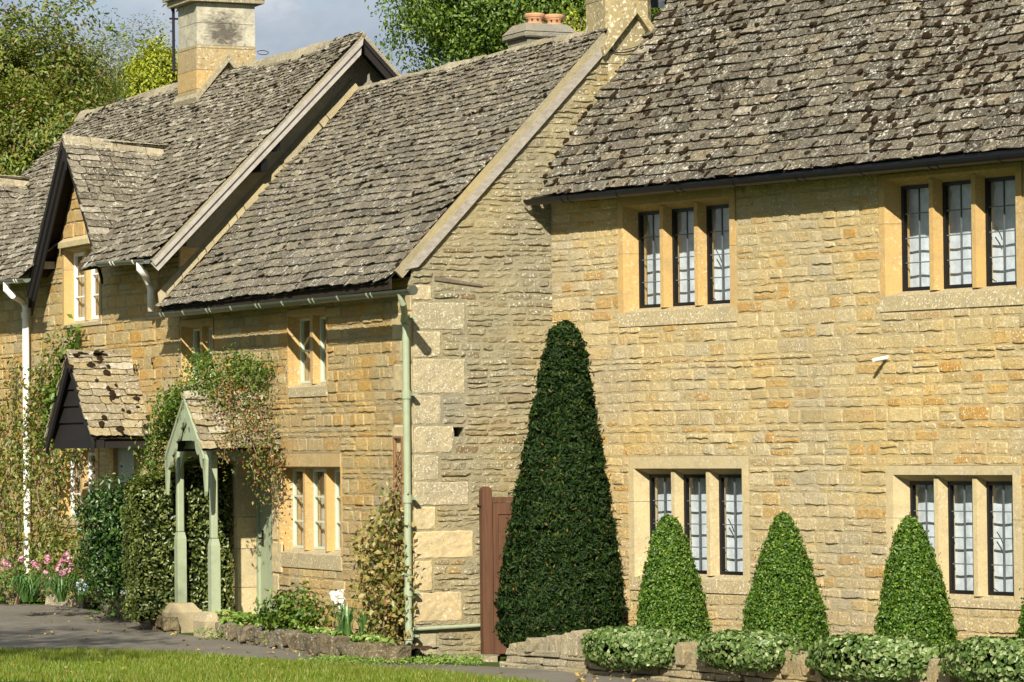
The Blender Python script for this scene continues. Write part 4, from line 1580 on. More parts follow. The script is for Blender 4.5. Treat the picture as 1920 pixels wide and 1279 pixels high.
# little iron hooks in the wall
for px, py in ((252, 690), (257, 691), (286, 678)):
    mb = MB()
    u_, z_ = FM.pix(px, py, .03)
    mb.tube([FM.pt(u_, .0, z_ + .05), FM.pt(u_, .04, z_ + .04), FM.pt(u_ + .01, .05, z_ - .03), FM.pt(u_ + .05, .05, z_ - .04), FM.pt(u_ + .06, .05, z_ - .01)], .009, 5)
    mb.build('iron_hook', [M['black']], left)

# ------------------------------------------------------------------ right house
right = thing('stone_house', FR.pt(4, 0, 0), 'right stone house with big mossy slate roof, black gutter and leaded mullioned windows', 'house')
rh = []
wins = [((1160, 352, 1380, 608), 1199, 574, 392, 'ash_o', 'upper window above the gap between yew and box cones'),
        ((1650, 316, 1918, 578), 1692, 541, 341, 'ash_o', 'upper window at the end of the gutter'),
        ((1181, 855, 1404, 1110), 1220, 1075, 890, 'ash_p', 'lower window partly behind the first box cone'),
        ((1664, 873, 1916, 1138), 1709, 1113, 903, 'ash_p', 'lower window partly behind the third box cone')]
for (bx, ix, yb, yt, sm_, lab) in wins:
    o = wbox(FR, *bx)
    xm = (bx[0] + bx[2]) / 2
    iu = FR.pix(ix, (yb + yt) / 2, -.15)[0]
    rh.append(mullion_window(FR, right, o, iu, FR.pix(xm, yb, -.15)[1], FR.pix(xm, yt, -.15)[1], 3, .15, .085, sm_, 'black', (1, 3), .16, .034, 'blind', label=lab))
dR, zR0 = .27, FR.pix(1400, 331, .27)[1]
tanR = 1.306
dRr = -2.7
print('right eave z', zR0, FR.pix(1030, 366, .27), FR.pix(1900, 281, .27))
rwt = zR0 + .12
mb = MB()
backing(mb, FR, .0, 9.2, -.6, rwt, rh, 0)
stone_wall(mb, FR, .0, 9.2, -.4, rwt, rh, [], (.095, .155), (.14, .42), .010, .004, .0045, 1, None, .25, seed=99, jit=.008, wav=.010,
           upper=(1.9, (.085, .16), (.13, .40), .014))
mb.build('front_wall', [M['mort_r'], M['stone_r']], right)
mb = MB()
mb.prism([FR.pt(.3, -5.1, -.4), FR.pt(9.2, -5.1, -.4), FR.pt(9.2, -5.1, zR0), FR.pt(.3, -5.1, zR0)], FR.N * .05)
mb.prism([FR.pt(9.2, -.01, -.4), FR.pt(9.2, -5.1, -.4), FR.pt(9.2, -5.1, zR0), FR.pt(9.2, -2.5, zR0 + 3.3), FR.pt(9.2, -.01, zR0 + .2)], FR.U * .05)
mb.prism([FR.pt(.72, -1.9, 4.0), FR.pt(.95, -5.1, 4.0), FR.pt(.95, -5.1, zR0), FR.pt(.72, -2.7, zR0 + 3.7), FR.pt(.6, -1.9, zR0 + 2.6)], FR.U * .03)
mb.build('back_wall', [M['mort_r']], right)
OR = FR.pt(0, dR, zR0)
VR = FR.pt(0, dRr, zR0 + (dR - dRr) * tanR) - OR
kk = -(FR.N.dot(FG.N)) / (FR.U.dot(FG.N))


def urR(v):
    d = dR + (dRr - dR) * v / VR.length
    lo = kk * d + .012
    if d > .13: lo = .17
    elif d > .0: lo = .10
    return lo, 9.25


mb = MB()
slates(mb, OR, FR.U, VR, urR, VR.length, .145, .095, .28, .18, (.016, .030), .014, sagf(.05, 21, 0, .6), 1.5, 1, 2, (.012, .040), seed=71, jag=.009,
       mossdens=lambda u, v: .45 + 1.8 * max(0, mnoise.noise((u * .55, v * .55, 4.4)) + .25) * (1.25 if u > 3 else .8) * min(1.5, .5 + v * .5))
mb.add([FR.pt(.7, dRr, zR0 + (dR - dRr) * tanR), FR.pt(9.25, dRr, zR0 + (dR - dRr) * tanR), FR.pt(9.25, -5.6, zR0), FR.pt(.7, -5.6, zR0)], [(0, 1, 2, 3)], 2)
roofr = mb.build('roof', [M['tile_r'], M['moss'], M['under']], right)
mb = MB()
ga = FR.pix(990, 375, .33)
gb_ = FR.pix(1915, 288, .33)
ue = 9.2
zz = ga[1] + (gb_[1] - ga[1]) * (ue - ga[0]) / (gb_[0] - ga[0])
gutter(mb, FR, (ga[0], .33, ga[1]), (ue, .33, zz), .066, 0, .95, 0)
mb.prism([FR.pt(-.02, .235, ga[1] - .05), FR.pt(-.02, .265, ga[1] - .05), FR.pt(-.02, .265, zR0 + .0), FR.pt(-.02, .235, zR0 + .02)], FR.U * 9.2, 0)  # fascia added to shut out light between gutter and eave slates
mb.build('gutter', [M['black']], right)
mb = MB()
a = FR.pix(1664, 670, .0)
mb.tube([FR.pt(a[0], -.02, a[1]), FR.pt(a[0], .19, a[1] - .03)], .02, 12)
mb.build('overflow_pipe', [M['white']], right)

# satellite dish behind the roof edge
dp = at_dist(1247, -3, 40.6)
dish = thing('satellite_dish', dp - Vector((0, 0, .5)), 'dark satellite dish arm poking up behind the mossy roof edge', 'satellite dish')
mb = MB()
vs, fs = [], []
for i in range(5):
    r_ = .28 * i / 4
    for k in range(20):
        a_ = 2 * math.pi * k / 20
        vs.append(dp + Vector((r_ * math.cos(a_) - .05, -.12 + .22 * (r_ / .28) ** 2 * .4, .16 + r_ * math.sin(a_))))
for i in range(4):
    for k in range(20):
        fs.append([i * 20 + k, i * 20 + (k + 1) % 20, (i + 1) * 20 + (k + 1) % 20, (i + 1) * 20 + k])
mb.add(vs, fs, 0)
mb.build('reflector', [plain('dish_grey', (.10, .12, .14), .5)], dish)
mb = MB()
mb.tube([dp + Vector((.05, -.02, -1.0)), dp + Vector((.05, -.02, .1))], .025, 8)
mb.tube([dp + Vector((.0, -.1, -.08)), dp + Vector((.02, -.45, .06))], .014, 6)
mb.fbox(FR, *(lambda q: (q[0] - .04, q[0] + .04, q[1] + .25, q[1] + .35, q[2] - .02, q[2] + .06))(FR.uz(dp)))
mb.build('mount', [M['cable']], dish)
# ================================================================== ground
def hnoise(x, y, s=1.0):
    return mnoise.noise((x * s, y * s, 7.7))


def sheet(name, poly_px, lift, mat, n=None):
    pts = [gpt(*p) + Vector((0, 0, lift)) for p in poly_px]
    mb = MB()
    mb.add(pts, [list(range(len(pts)))], 0)
    return mb.build(name, [mat])


m_, nt_, out_ = newmat('ground_soil')
b_ = NB(nt_)
p_ = b_.pos()
c_ = b_.mix(b_.ramp(b_.noise(.7, 6, .6, p_), [(.35, 0), (.65, 1)]), (.05, .085, .018), (.075, .10, .026))
b_.principled(out_, c_, .95, b_.noise(20, 6, .7, p_), .03, .8, .05)
M['ground'] = m_
m_, nt_, out_ = newmat('old_tarmac')
b_ = NB(nt_)
p_ = b_.pos()
c_ = b_.mix(b_.ramp(b_.noise(1.1, 6, .65, p_), [(.3, 0), (.7, 1)]), (.125, .112, .088), (.19, .172, .138))
c_ = b_.mix(b_.math('MULTIPLY', b_.ramp(b_.noise(160, 2, .5, p_), [(.55, 0), (.65, 1)]), .5), c_, (.28, .25, .20))
c_ = b_.mix(b_.math('MULTIPLY', b_.ramp(b_.noise(3.5, 6, .75, p_, 1.0), [(.58, 0), (.7, 1)]), .55), c_, (.06, .045, .028))
b_.principled(out_, c_, .85, b_.math('ADD', b_.noise(140, 3, .7, p_), b_.math('MULTIPLY', b_.noise(4, 5, .6, p_), 2.0)), .012, .7, .25)
M['tarmac'] = m_
m_, nt_, out_ = newmat('lawn_turf')
b_ = NB(nt_)
p_ = b_.pos()
c_ = b_.mix(b_.ramp(b_.noise(2.5, 5, .6, p_), [(.35, 0), (.65, 1)]), (.045, .085, .012), (.09, .12, .022))
b_.principled(out_, c_, .95, b_.noise(60, 5, .7, p_), .02, .8, .05)
M['turf'] = m_

# one big sheet to the horizon
mb = MB()
S = 600
nn = 12
for (x0, x1, y0, y1) in ((-S, S, -S, S),):
    c = [Vector((x, y, 0)) for x, y in ((x0, y0), (x1, y0), (x1, y1), (x0, y1))]
    # tilted like the lane near the houses, level beyond
    mb.add([Vector((p.x, p.y, -.45)) for p in c], [(0, 1, 2, 3)], 0)
tag(mb.build('ground', [M['ground']]), kind='structure')
mb = MB()
mb.add([GP + FM.U * a + FM.N * b + Vector((0, 0, -.013 * a - .008)) for a, b in ((-30, 25), (22, 25), (22, -14), (-30, -14))], [(0, 1, 2, 3)][::1], 0)
tag(mb.build('verge_ground', [M['ground']]), kind='structure')
top = [(-300, 1108), (0, 1131), (130, 1137), (205, 1152), (260, 1168), (320, 1188), (400, 1197), (480, 1210), (560, 1224), (640, 1236), (700, 1243), (820, 1246), (930, 1251), (1100, 1262), (1280, 1279), (1500, 1302), (2100, 1365)]
bot = [(2100, 1420), (1300, 1312), (1000, 1281), (900, 1272), (800, 1263), (680, 1254), (560, 1245), (420, 1234), (300, 1227), (140, 1224), (0, 1222), (-300, 1216)]
tag(sheet('path', top + bot, .004, M['tarmac']), kind='structure')
# lawn, edge lifted a little above the path
lawn_edge = bot[::-1]
lp = [gpt(*p) + Vector((0, 0, .012)) for p in lawn_edge]
mb = MB()
near = [p + Vector((0, -14 if i else -14, 0)) + Vector((0, 0, 0)) for i, p in enumerate(lp)]
near = [Vector((p.x, p.y, on_plane(0, 0, GP, GN).z)) for p in near]
near = []
for p in lp:
    q = Vector((p.x * .6, p.y - 16, 0))
    q.z = GP.z - .013 * (q - A0).dot(FM.U) + .012
    near.append(q)
for i in range(len(lp) - 1):
    mb.add([lp[i], near[i], near[i + 1], lp[i + 1]], [(0, 1, 2, 3)], 0)
tag(mb.build('lawn', [M['turf']]), kind='structure')


def ground_z(x, y):
    return -0.15 - 0.013 * ((x - A0.x) * FM.U.x + (y - A0.y) * FM.U.y)


# grass blades on the strip of lawn in view
def lawn_edge_y(x):
    """y of the lawn's far edge at world x"""
    for a, b in zip(lp, lp[1:]):
        if a.x <= x <= b.x:
            return a.y + (b.y - a.y) * (x - a.x) / (b.x - a.x)
    return 30


NBL = 52000
gx = RNG.uniform(-6.4, 1.2, NBL)
ey = np.array([lawn_edge_y(x) for x in gx])
depth = RNG.random(NBL) ** 1.1 * 4.2
gy = ey + .05 - depth + RNG.normal(size=NBL) * .03 + .10 * np.array([hnoise(a, 3.3, 1.6) + .6 * hnoise(a, 9.1, 5.0) for a in gx])
gzv = np.array([ground_z(a, b) for a, b in zip(gx, gy)]) + .01
h = RNG.uniform(.025, .07, NBL) * (1 + .5 * np.array([hnoise(a, b, .9) for a, b in zip(gx, gy)]))
wv = RNG.uniform(.004, .008, NBL)
ang = RNG.uniform(0, 6.28, NBL)
lean = RNG.normal(size=(NBL, 2)) * .35
P0 = np.stack([gx, gy, gzv], 1)
side = np.stack([np.cos(ang), np.sin(ang), 0 * ang], 1) * wv[:, None]
tip = P0 + np.stack([lean[:, 0] * h, lean[:, 1] * h, h], 1)
vv = np.stack([P0 - side, P0 + side, tip], 1).reshape(-1, 3)
me = bpy.data.meshes.new('grass')
me.vertices.add(3 * NBL)
me.vertices.foreach_set('co', vv.reshape(-1).astype(np.float32))
me.loops.add(3 * NBL)
me.loops.foreach_set('vertex_index', np.arange(3 * NBL, dtype=np.int32))
me.polygons.add(NBL)
me.polygons.foreach_set('loop_start', (np.arange(NBL) * 3).astype(np.int32))
me.materials.append(leaf_mat('grass_blade', [(0, (.07, .15, .010)), (.4, (.125, .215, .016)), (.75, (.19, .26, .025)), (.92, (.33, .30, .07)), (1, (.45, .36, .14))], .35, .06, tint=(.17, .19, .025)))
me.update(calc_edges=True)
go = bpy.data.objects.new('grass', me)
COL.objects.link(go)
tag(go, 'short sunlit lawn grass in front of the lane', 'grass', kind='stuff')

# fallen leaves
LITTER = leaf_mat('fallen_leaf', [(0, (.40, .27, .06)), (.4, (.48, .36, .12)), (.7, (.30, .16, .05)), (1, (.50, .42, .22))], .15, .05)
pp = []
for _ in range(260):
    x, y = random.choice([(R(0, 1000), R(1228, 1279)), (R(0, 700), R(1224, 1279)), (R(40, 330), R(1135, 1200)), (R(1080, 1300), R(1258, 1282)), (R(330, 900), R(1200, 1255))])
    p = gpt(x, y)
    pp.append((p.x, p.y, p.z + (.03 if y > 1222 + x * .055 else .014)))
pp = np.array(pp)
nr = np.tile([0, 0, 1.0], (len(pp), 1)) + RNG.normal(size=(len(pp), 3)) * .35
tag(leaf_mesh('leaf_litter', pp, nr, RNG.uniform(.03, .09, len(pp)), LITTER, aspect=.6), 'scattered yellow and brown fallen leaves on lane and lawn', 'fallen leaves', kind='stuff')

# ================================================================== beds


def rubble_edge(name, pts, h, th, label, cat, mats, seed, rows=2, cap=None):
    """low wall of rough stones along a line of ground points"""
    random.seed(seed)
    root = thing(name, sum(pts, Vector()) / len(pts), label, cat)
    mb = MB()
    for a, b in zip(pts, pts[1:]):
        a2 = Vector((a.x, a.y, 0))
        F = Frame(a2, b - a if (b - a).cross(Vector((0, 0, 1))).y < 0 else a - b)
        if F.U.dot(b - a) < 0:
            F = Frame(Vector((b.x, b.y, 0)), a - b)
            za, zb = b.z, a.z
        else:
            za, zb = a.z, b.z
        L = (Vector((b.x, b.y, 0)) - a2).length
        u = 0
        for rr in range(rows):
            u = -.02
            while u < L - .02:
                w = R(.10, .26)
                e = min(u + w, L + .02)
                if L - e < .09: e = L + .02
                z = za + (zb - za) * max(0, min(1, u / L))
                lo, hi = z - .12 + (h + .12) * rr / rows, z - .12 + (h + .12) * (rr + 1) / rows + R(-.02, .025)
                # rough block
                n = 8
                c = [F.pt(uu + R(-.018, .018), dd + R(-.045, .03), zz + R(-.025, .025)) for zz in (lo + .004, hi - .004) for uu, dd in ((u + .005, 0), (e - .005, 0), (e - .005, -th), (u + .005, -th))]
                mb.hexa(c, 0)
                u = e
    o = mb.build('stones', mats, root)
    md = o.modifiers.new('round', 'BEVEL')
    md.width = .016
    md.segments = 2
    md.limit_method = 'NONE'
    sd = o.modifiers.new('sub', 'SUBSURF')
    sd.subdivision_type = 'SIMPLE'
    sd.levels = sd.render_levels = 2
    tx = bpy.data.textures.new(name + str(seed), 'CLOUDS')
    tx.noise_scale = .07
    dp_ = o.modifiers.new('rough', 'DISPLACE')
    dp_.texture = tx
    dp_.strength = .055
    dp_.texture_coords = 'GLOBAL'
    return root


M['bedstone'] = stone_mat('dark_lichen_stone', [(0, (.15, .125, .085)), (.5, (.24, .20, .135)), (1, (.20, .175, .12))], (.10, .085, .055), (.48, .45, .35), .6, .8, .6, 2.5)
M['wallstone'] = stone_mat('pale_dry_stone', [(0, (.36, .31, .21)), (.35, (.45, .39, .27)), (.7, (.31, .27, .19)), (1, (.41, .34, .22))], (.27, .24, .165), (.68, .63, .5), .75, .6, .6, 3.0)

edge_pts = [gpt(*p) for p in ((386, 1192), (455, 1208), (520, 1218), (600, 1232), (690, 1243), (742, 1246))]
rubble_edge('bed_wall', edge_pts, .20, .22, 'low dark stone edging of the bed between porch and drainpipe', 'edging wall', [M['bedstone']], 3)
edge2 = [gpt(*p) for p in ((192, 1152), (250, 1170), (306, 1187))]
rubble_edge('bed_wall', edge2, .22, .2, 'low dark stone edging left of the porch padstones', 'edging wall', [M['bedstone']], 4)
edge3 = [gpt(*p) for p in ((86, 1134), (150, 1139))]
rubble_edge('bed_wall', edge3, .13, .15, 'short pale stone edging beside the strap leaved clump', 'edging wall', [M['wallstone']], 5, rows=1)
# soil of the beds
mb = MB()


def soil(poly_front, d_back_px, z):
    f = [gpt(*p) + Vector((0, 0, z)) for p in poly_front]
    bk = []
    for p in f:
        u, d, zz = FM.uz(p)
        bk.append(FM.pt(u, -.02, zz))
    n = 9
    rows = []
    for j in range(n + 1):
        rows.append([a.lerp(b, j / n) + Vector((0, 0, R(-.015, .03))) for a, b in zip(f, bk)])
    for j in range(n):
        for i in range(len(f) - 1):
            mb.add([rows[j][i], rows[j][i + 1], rows[j + 1][i + 1], rows[j + 1][i]], [(0, 1, 2, 3)], 0)


def dense(pts, k=4):
    out = []
    for a, b in zip(pts, pts[1:]):
        for i in range(k):
            out.append((a[0] + (b[0] - a[0]) * i / k, a[1] + (b[1] - a[1]) * i / k))
    return out + [pts[-1]]


soil(dense([(400, 1193), (455, 1206), (520, 1216), (600, 1230), (690, 1241), (745, 1243)]), None, .13)
soil(dense([(-60, 1128), (90, 1133), (150, 1139), (196, 1149), (250, 1164), (300, 1178)]), None, .09)
tag(mb.build('bed_soil', [M['soil']]), 'dark soil of the flower beds along the cottage fronts', 'soil', kind='structure')

# paving slab in the bed
mb = MB()
a = gpt(690, 1200)
mb.hexa([Vector(p) for p in [(a.x + x, a.y + y, a.z + z) for z in (.14, .20) for x, y in ((-.22, -.2), (.35, .0), (.25, .45), (-.2, .25))]])
tag(mb.build('stone_slab', [M['pad']]), 'grey stone slab lying in the bed before the rose on the lattice', 'stone slab')

# drain arch at the wall's foot
mb = MB()
q = FG.pix(752, 1220)
c = gpt(748, 1232)
pts = []
for i in range(9):
    a_ = math.pi * i / 8
    pts.append((math.cos(a_), math.sin(a_)))
Fd = Frame(Vector((c.x, c.y - .05, 0)), (1, 0, 0))
prof = [Fd.pt(x * .10, 0, c.z + .06 + y * -.07) for x, y in pts]
mb.prism(prof, Vector((0, .04, 0)), 1)
mb.hexa([Fd.pt(u, d, c.z + z) for z in (.075, .17) for u, d in ((-.22, .06), (.2, .04), (.2, -.15), (-.22, -.15))], 0)
drain = thing('drain_stone', c, 'stone over the dark drain hole at the foot of the drainpipe', 'drain')
mb.build('cover_stone', [M['bedstone'], M['under']], drain)

# ------------------------------------------------------------------ low dry-stone wall of the right house
def px_on_dist(px, py):
    return gpt(px, py)


w0 = gpt(934, 1250)
w1 = gpt(1300, 1279)
u0w, d0w, z0w = FR.uz(w0)
u1w, d1w, z1w = FR.uz(w1)
print('low wall', u0w, d0w, z0w, u1w, d1w, z1w)
dW = (d0w + d1w) / 2
FW = Frame(FR.pt(0, dW, 0), FR.U)
lw = thing('low_stone_wall', FW.pt(4, 0, -.2), 'low pale dry stone wall with upright coping stones under the box cones', 'garden wall')
random.seed(17)
uE = 8.6
zg = lambda u: (lambda p: ground_z(p.x, p.y))(FW.pt(u, 0, 0))
mb = MB()
for row in range(3):
    u = u0w - .03
    while u < uE:
        w = R(.18, .5)
        z = zg(u) - .03
        lo = z + .075 * row
        th = .09 if row == 0 else 0
        mb.hexa([FW.pt(uu + R(-.015, .015), dd + R(-.02, .02), zz + R(-.008, .008)) for zz in (lo, lo + .068) for uu, dd in ((u, th * .7), (u + w - .012, th * .7), (u + w - .012, -.3), (u, -.3))], 0)
        u += w
o1 = mb.build('courses', [M['wallstone']], lw)
mb = MB()
u = u0w + .03
i = 0
while u < uE:
    w = R(.11, .19)
    z = zg(u) + .18
    rise = min(1.0, .35 + (u - u0w) * .9)
    hh = R(.14, .25) * rise
    tl = R(-.045, .045)
    n = 7
    prof = []
    for k in range(n + 1):
        t = k / n
        prof.append((u + (w - .022) * (.5 - .5 * math.cos(math.pi * t)) + tl * (.6 if 0 < k < n else .3), z + hh * (.5 + .5 * math.sin(math.pi * t) ** .8) + R(-.016, .016)))
    prof = [(u + .012, z - .01)] + prof + [(u + w - .035, z - .01)]
    dd = R(-.045, .045)
    mb.prism([FW.pt(a, dd, b) for a, b in prof], FW.N * -.24, 0)
    u += w
o2 = mb.build('coping_stones', [M['wallstone']], lw)
for o in (o1, o2):
    md = o.modifiers.new('round', 'BEVEL')
    md.width = .014
    md.segments = 2
    md.limit_method = 'ANGLE'
    tx = bpy.data.textures.new('lowwall' + o.name, 'CLOUDS')
    tx.noise_scale = .06
    sd = o.modifiers.new('sub', 'SUBSURF')
    sd.subdivision_type = 'SIMPLE'
    sd.levels = sd.render_levels = 1
    dm = o.modifiers.new('rough', 'DISPLACE')
    dm.texture = tx
    dm.strength = .035
    dm.texture_coords = 'GLOBAL'
# earth behind the wall
mb = MB()
n = 30
for i in range(n):
    a, b = u0w + .1 + (uE - u0w) * i / n, u0w + .1 + (uE - u0w) * (i + 1) / n
    mb.add([FW.pt(a, -.2, zg(a) + .13), FW.pt(b, -.2, zg(b) + .13), FW.pt(b, -dW + .01, zg(b) + .17), FW.pt(a, -dW + .01, zg(a) + .17)], [(0, 1, 2, 3)], 0)
tag(mb.build('border_soil', [M['soil']]), 'dark soil behind the low wall under the clipped cones', 'soil', kind='structure')

# ------------------------------------------------------------------ gate
gp = FG.pt(FG.pix(912, 1080, .30)[0], .30, 0)
gp.z = gz(gp) - .02
gt = thing('garden_gate', gp, 'brown timber gate and round topped post between gable and yew', 'gate')
Fgt = Frame(Vector((gp.x, gp.y, 0)), (1, .30, 0))
zt_ = on_plane(912, 912, gp, Vector((0, 1, 0))).z
mb = MB()
hw_ = .058
prof = [(-hw_, gp.z - .1), (hw_, gp.z - .1), (hw_, zt_ - .05)] + [(hw_ * math.cos(a), zt_ - .05 + .05 * math.sin(a)) for a in [math.pi * i / 8 for i in range(1, 8)]] + [(-hw_, zt_ - .05)]
mb.prism([Fgt.pt(u, .06, z) for u, z in prof], Fgt.N * -.12, 0)
mb.tube([Fgt.pt(-.055, .0, zt_ - .22), Fgt.pt(-.09, .02, zt_ - .22), Fgt.pt(-.1, .03, zt_ - .20)], .01, 6, 1)
mb.build('post', [M['brownwood'], M['black']], gt)
ztg = on_plane(940, 932, gp, Vector((0, 1, 0))).z
mb = MB()
mb.fbox(Fgt, .075, .135, -.02, .02, gp.z + .05, ztg - .06, 0)
mb.fbox(Fgt, .98, 1.05, -.02, .02, gp.z + .05, ztg - .06, 0)
mb.fbox(Fgt, .135, .98, -.021, .021, ztg - .19, ztg - .061, 0)
mb.fbox(Fgt, .135, .98, -.021, .021, gp.z + .05, gp.z + .18, 0)
mb.fbox(Fgt, .06, 1.07, -.03, .035, ztg - .055, ztg, 0)
mb.build('gate_frame', [M['brownwood']], gt)
mb = MB()
for i in range(7):
    a = .14 + .84 * i / 7
    mb.fbox(Fgt, a + .002, a + .84 / 7 - .002, -.02, .008, gp.z + .18, ztg - .19)
mb.build('gate_boards', [M['brownwood']], gt)
mb = MB()
a = gpt(860, 1239)
mb.hexa([Vector((a.x + x, a.y + y, a.z + z)) for z in (-.05, .05) for x, y in ((-.1, -.0), (.42, -.12), (.45, .2), (-.1, .35))])
st = mb.build('step_stone', [M['wallstone']])
tag(st, 'flat pale stone on the ground in front of the gate post', 'stone slab')

# lattice on the wall
la, lz1 = FM.pix(738, 822, .04)
lb, _ = FM.pix(754, 822, .04)
lat = thing('trellis', FM.pt(la, .04, 0), 'narrow brown lattice trellis on the wall beside the green drainpipe', 'trellis')
mb = MB()
for u in (la, lb - .02):
    mb.fbox(FM, u, u + .025, .02, .05, .0, lz1)
mb.fbox(FM, la, lb, .018, .052, lz1, lz1 + .025)
z = .05
while z < lz1 - .22:
    for s in (0, 1):
        a_, b_ = (la + .02, lb - .02) if s else (lb - .02, la + .02)
        mb.hexa([FM.pt(a_, .028 + .008 * s, z), FM.pt(b_, .028 + .008 * s, z + .2), FM.pt(b_, .036 + .008 * s, z + .2), FM.pt(a_, .036 + .008 * s, z),
                 FM.pt(a_, .028 + .008 * s, z + .02), FM.pt(b_, .028 + .008 * s, z + .22), FM.pt(b_, .036 + .008 * s, z + .22), FM.pt(a_, .036 + .008 * s, z + .02)])
    z += .11
mb.build('slats', [M['latwood']], lat)

# ================================================================== clipped plants
YEW = leaf_mat('yew_needles', [(0, (.007, .017, .005)), (.5, (.014, .033, .007)), (.85, (.025, .050, .009)), (.97, (.05, .08, .014)), (1, (.18, .10, .03))], .12, .03, .5)
BOX = leaf_mat('box_leaf', [(0, (.022, .065, .006)), (.45, (.06, .13, .010)), (.8, (.11, .20, .018)), (1, (.22, .30, .05))], .22, .08, .45)
CORE = plain('dark_core', (.012, .018, .006), .98, .0)  # near-black fill, paints the shade seen between leaves


def topiary(name, base, prof, n, size, mat, label, cat, group=None, lump=.03, lumpsc=5.0, aspect=.45, lean=(0, 0), core=True, seed=0):
    """clipped form: a profile (height, radius) turned round, covered with small leaves in tufts"""
    root = thing(name, base, label, cat, group)
    zs = np.array([p[0] for p in prof])
    rs = np.array([p[1] for p in prof])
    H = zs[-1]
    area = rs + .03
    tt = RNG.random(n * 3) * H
    keep = RNG.random(n * 3) < (np.interp(tt, zs, area) / area.max())
    z = tt[keep][:n]
    m = len(z)
    a = RNG.uniform(0, 2 * math.pi, m)
    r = np.interp(z, zs, rs)
    x0, y0 = np.cos(a) * r, np.sin(a) * r
    lm = np.array([mnoise.noise((xx * lumpsc + seed, yy * lumpsc, zz * lumpsc * 1.7)) + .6 * mnoise.noise((xx * lumpsc * 2.3 + seed, yy * lumpsc * 2.3, zz * lumpsc * 3.6)) for xx, yy, zz in zip(x0, y0, z)])
    dep = RNG.random(m) ** 2 * .07 - (RNG.random(m) < .025) * RNG.random(m) * .075
    rr = np.maximum(r + lm * lump - dep, 0)
    slope = np.gradient(rs, zs)
    nz = -np.interp(z, zs, slope)
    pos = np.stack([base.x + np.cos(a) * rr + lean[0] * z, base.y + np.sin(a) * rr + lean[1] * z, base.z + z + RNG.normal(size=m) * .01], 1)
    # a domed top
    k = int(m * .02)
    nr = np.stack([np.cos(a), np.sin(a), nz], 1)
    nr /= np.linalg.norm(nr, axis=1, keepdims=True)
    nr = nr * .75 + rdir(m) * .75
    out_ = np.stack([np.cos(a), np.sin(a), .6 + 0 * a], 1)
    leaf_mesh('foliage', pos, nr, RNG.uniform(size[0], size[1], m), mat, root, aspect, .2, droop=out_ * .8)
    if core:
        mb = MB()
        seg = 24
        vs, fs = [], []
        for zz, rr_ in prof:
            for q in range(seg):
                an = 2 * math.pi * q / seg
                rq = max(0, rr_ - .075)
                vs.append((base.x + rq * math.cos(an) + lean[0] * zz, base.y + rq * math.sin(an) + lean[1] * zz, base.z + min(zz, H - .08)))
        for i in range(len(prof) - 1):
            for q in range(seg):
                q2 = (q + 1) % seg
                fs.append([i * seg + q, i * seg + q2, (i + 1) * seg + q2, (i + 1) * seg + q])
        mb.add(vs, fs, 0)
        mb.build('shade_core', [CORE], root)  # solid dark form added to block light and blacken gaps between tufts
    return root


# yew: widths read off row by row
yb = FR.pt(1.25, .95, 0)
px0 = W0 / 2 + FPX * yb.x / yb.y
yb.z = on_plane(1043, 1206, yb, Vector((0, 1, 0))).z
sc = FPX / yb.y
rows = [(1206, 106), (1190, 113), (1150, 115), (1100, 112), (1040, 103), (980, 94), (900, 80), (820, 65), (740, 52), (690, 44), (655, 37), (630, 29), (615, 20), (607, 10), (604, 2)]
prof = [((1206 - y) / sc, r / sc) for y, r in rows]
xb = (1043 - 960) / FPX * yb.y
yb.x = xb
topiary('yew_cone', yb, prof, 70000, (.035, .075), YEW, 'tall dark clipped yew cone in front of the gate and house wall', 'yew', None, .06, 7.5, .36, (17 / sc / prof[-1][0] * 1.0, 0))

cones = [((1264, 1204), [(1204, 70), (1170, 67), (1120, 60), (1060, 46), (1010, 32), (985, 22), (972, 14), (967, 3)], -9, 'clipped box cone nearest the yew, in front of the lower window'),
         ((1473, 1207), [(1207, 78), (1170, 77), (1130, 70), (1070, 52), (1015, 33), (985, 21), (970, 14), (963, 3)], -2, 'clipped box cone standing between the two lower windows'),
         ((1719, 1222), [(1222, 76), (1180, 72), (1120, 61), (1060, 46), (1010, 30), (988, 21), (976, 14), (969, 3)], -10, 'clipped box cone third from the yew, before the far lower window'),
         ((1990, 1235), [(1235, 80), (1180, 77), (1120, 62), (1060, 46), (1010, 30), (988, 21), (976, 14), (969, 3)], -6, 'clipped box cone cut off by the right edge of the picture')]
for i, ((cx, cy), rows, ln, lab) in enumerate(cones):
    # stand at d = 1.05 in front of the house
    F2 = Frame(FR.pt(0, .95, 0), FR.U)
    u_, z_ = F2.pix(cx, cy)
    b = F2.pt(u_, 0, z_)
    s = FPX / b.y
    prof = [((cy - y) / s, r / s) for y, r in rows]
    topiary('box_cone', b, prof, 23000, (.020, .042), BOX, lab, 'box cone', 'clipped box cones along the house', .04, 11, .58, (ln / s / prof[-1][0], 0), seed=i * 7)

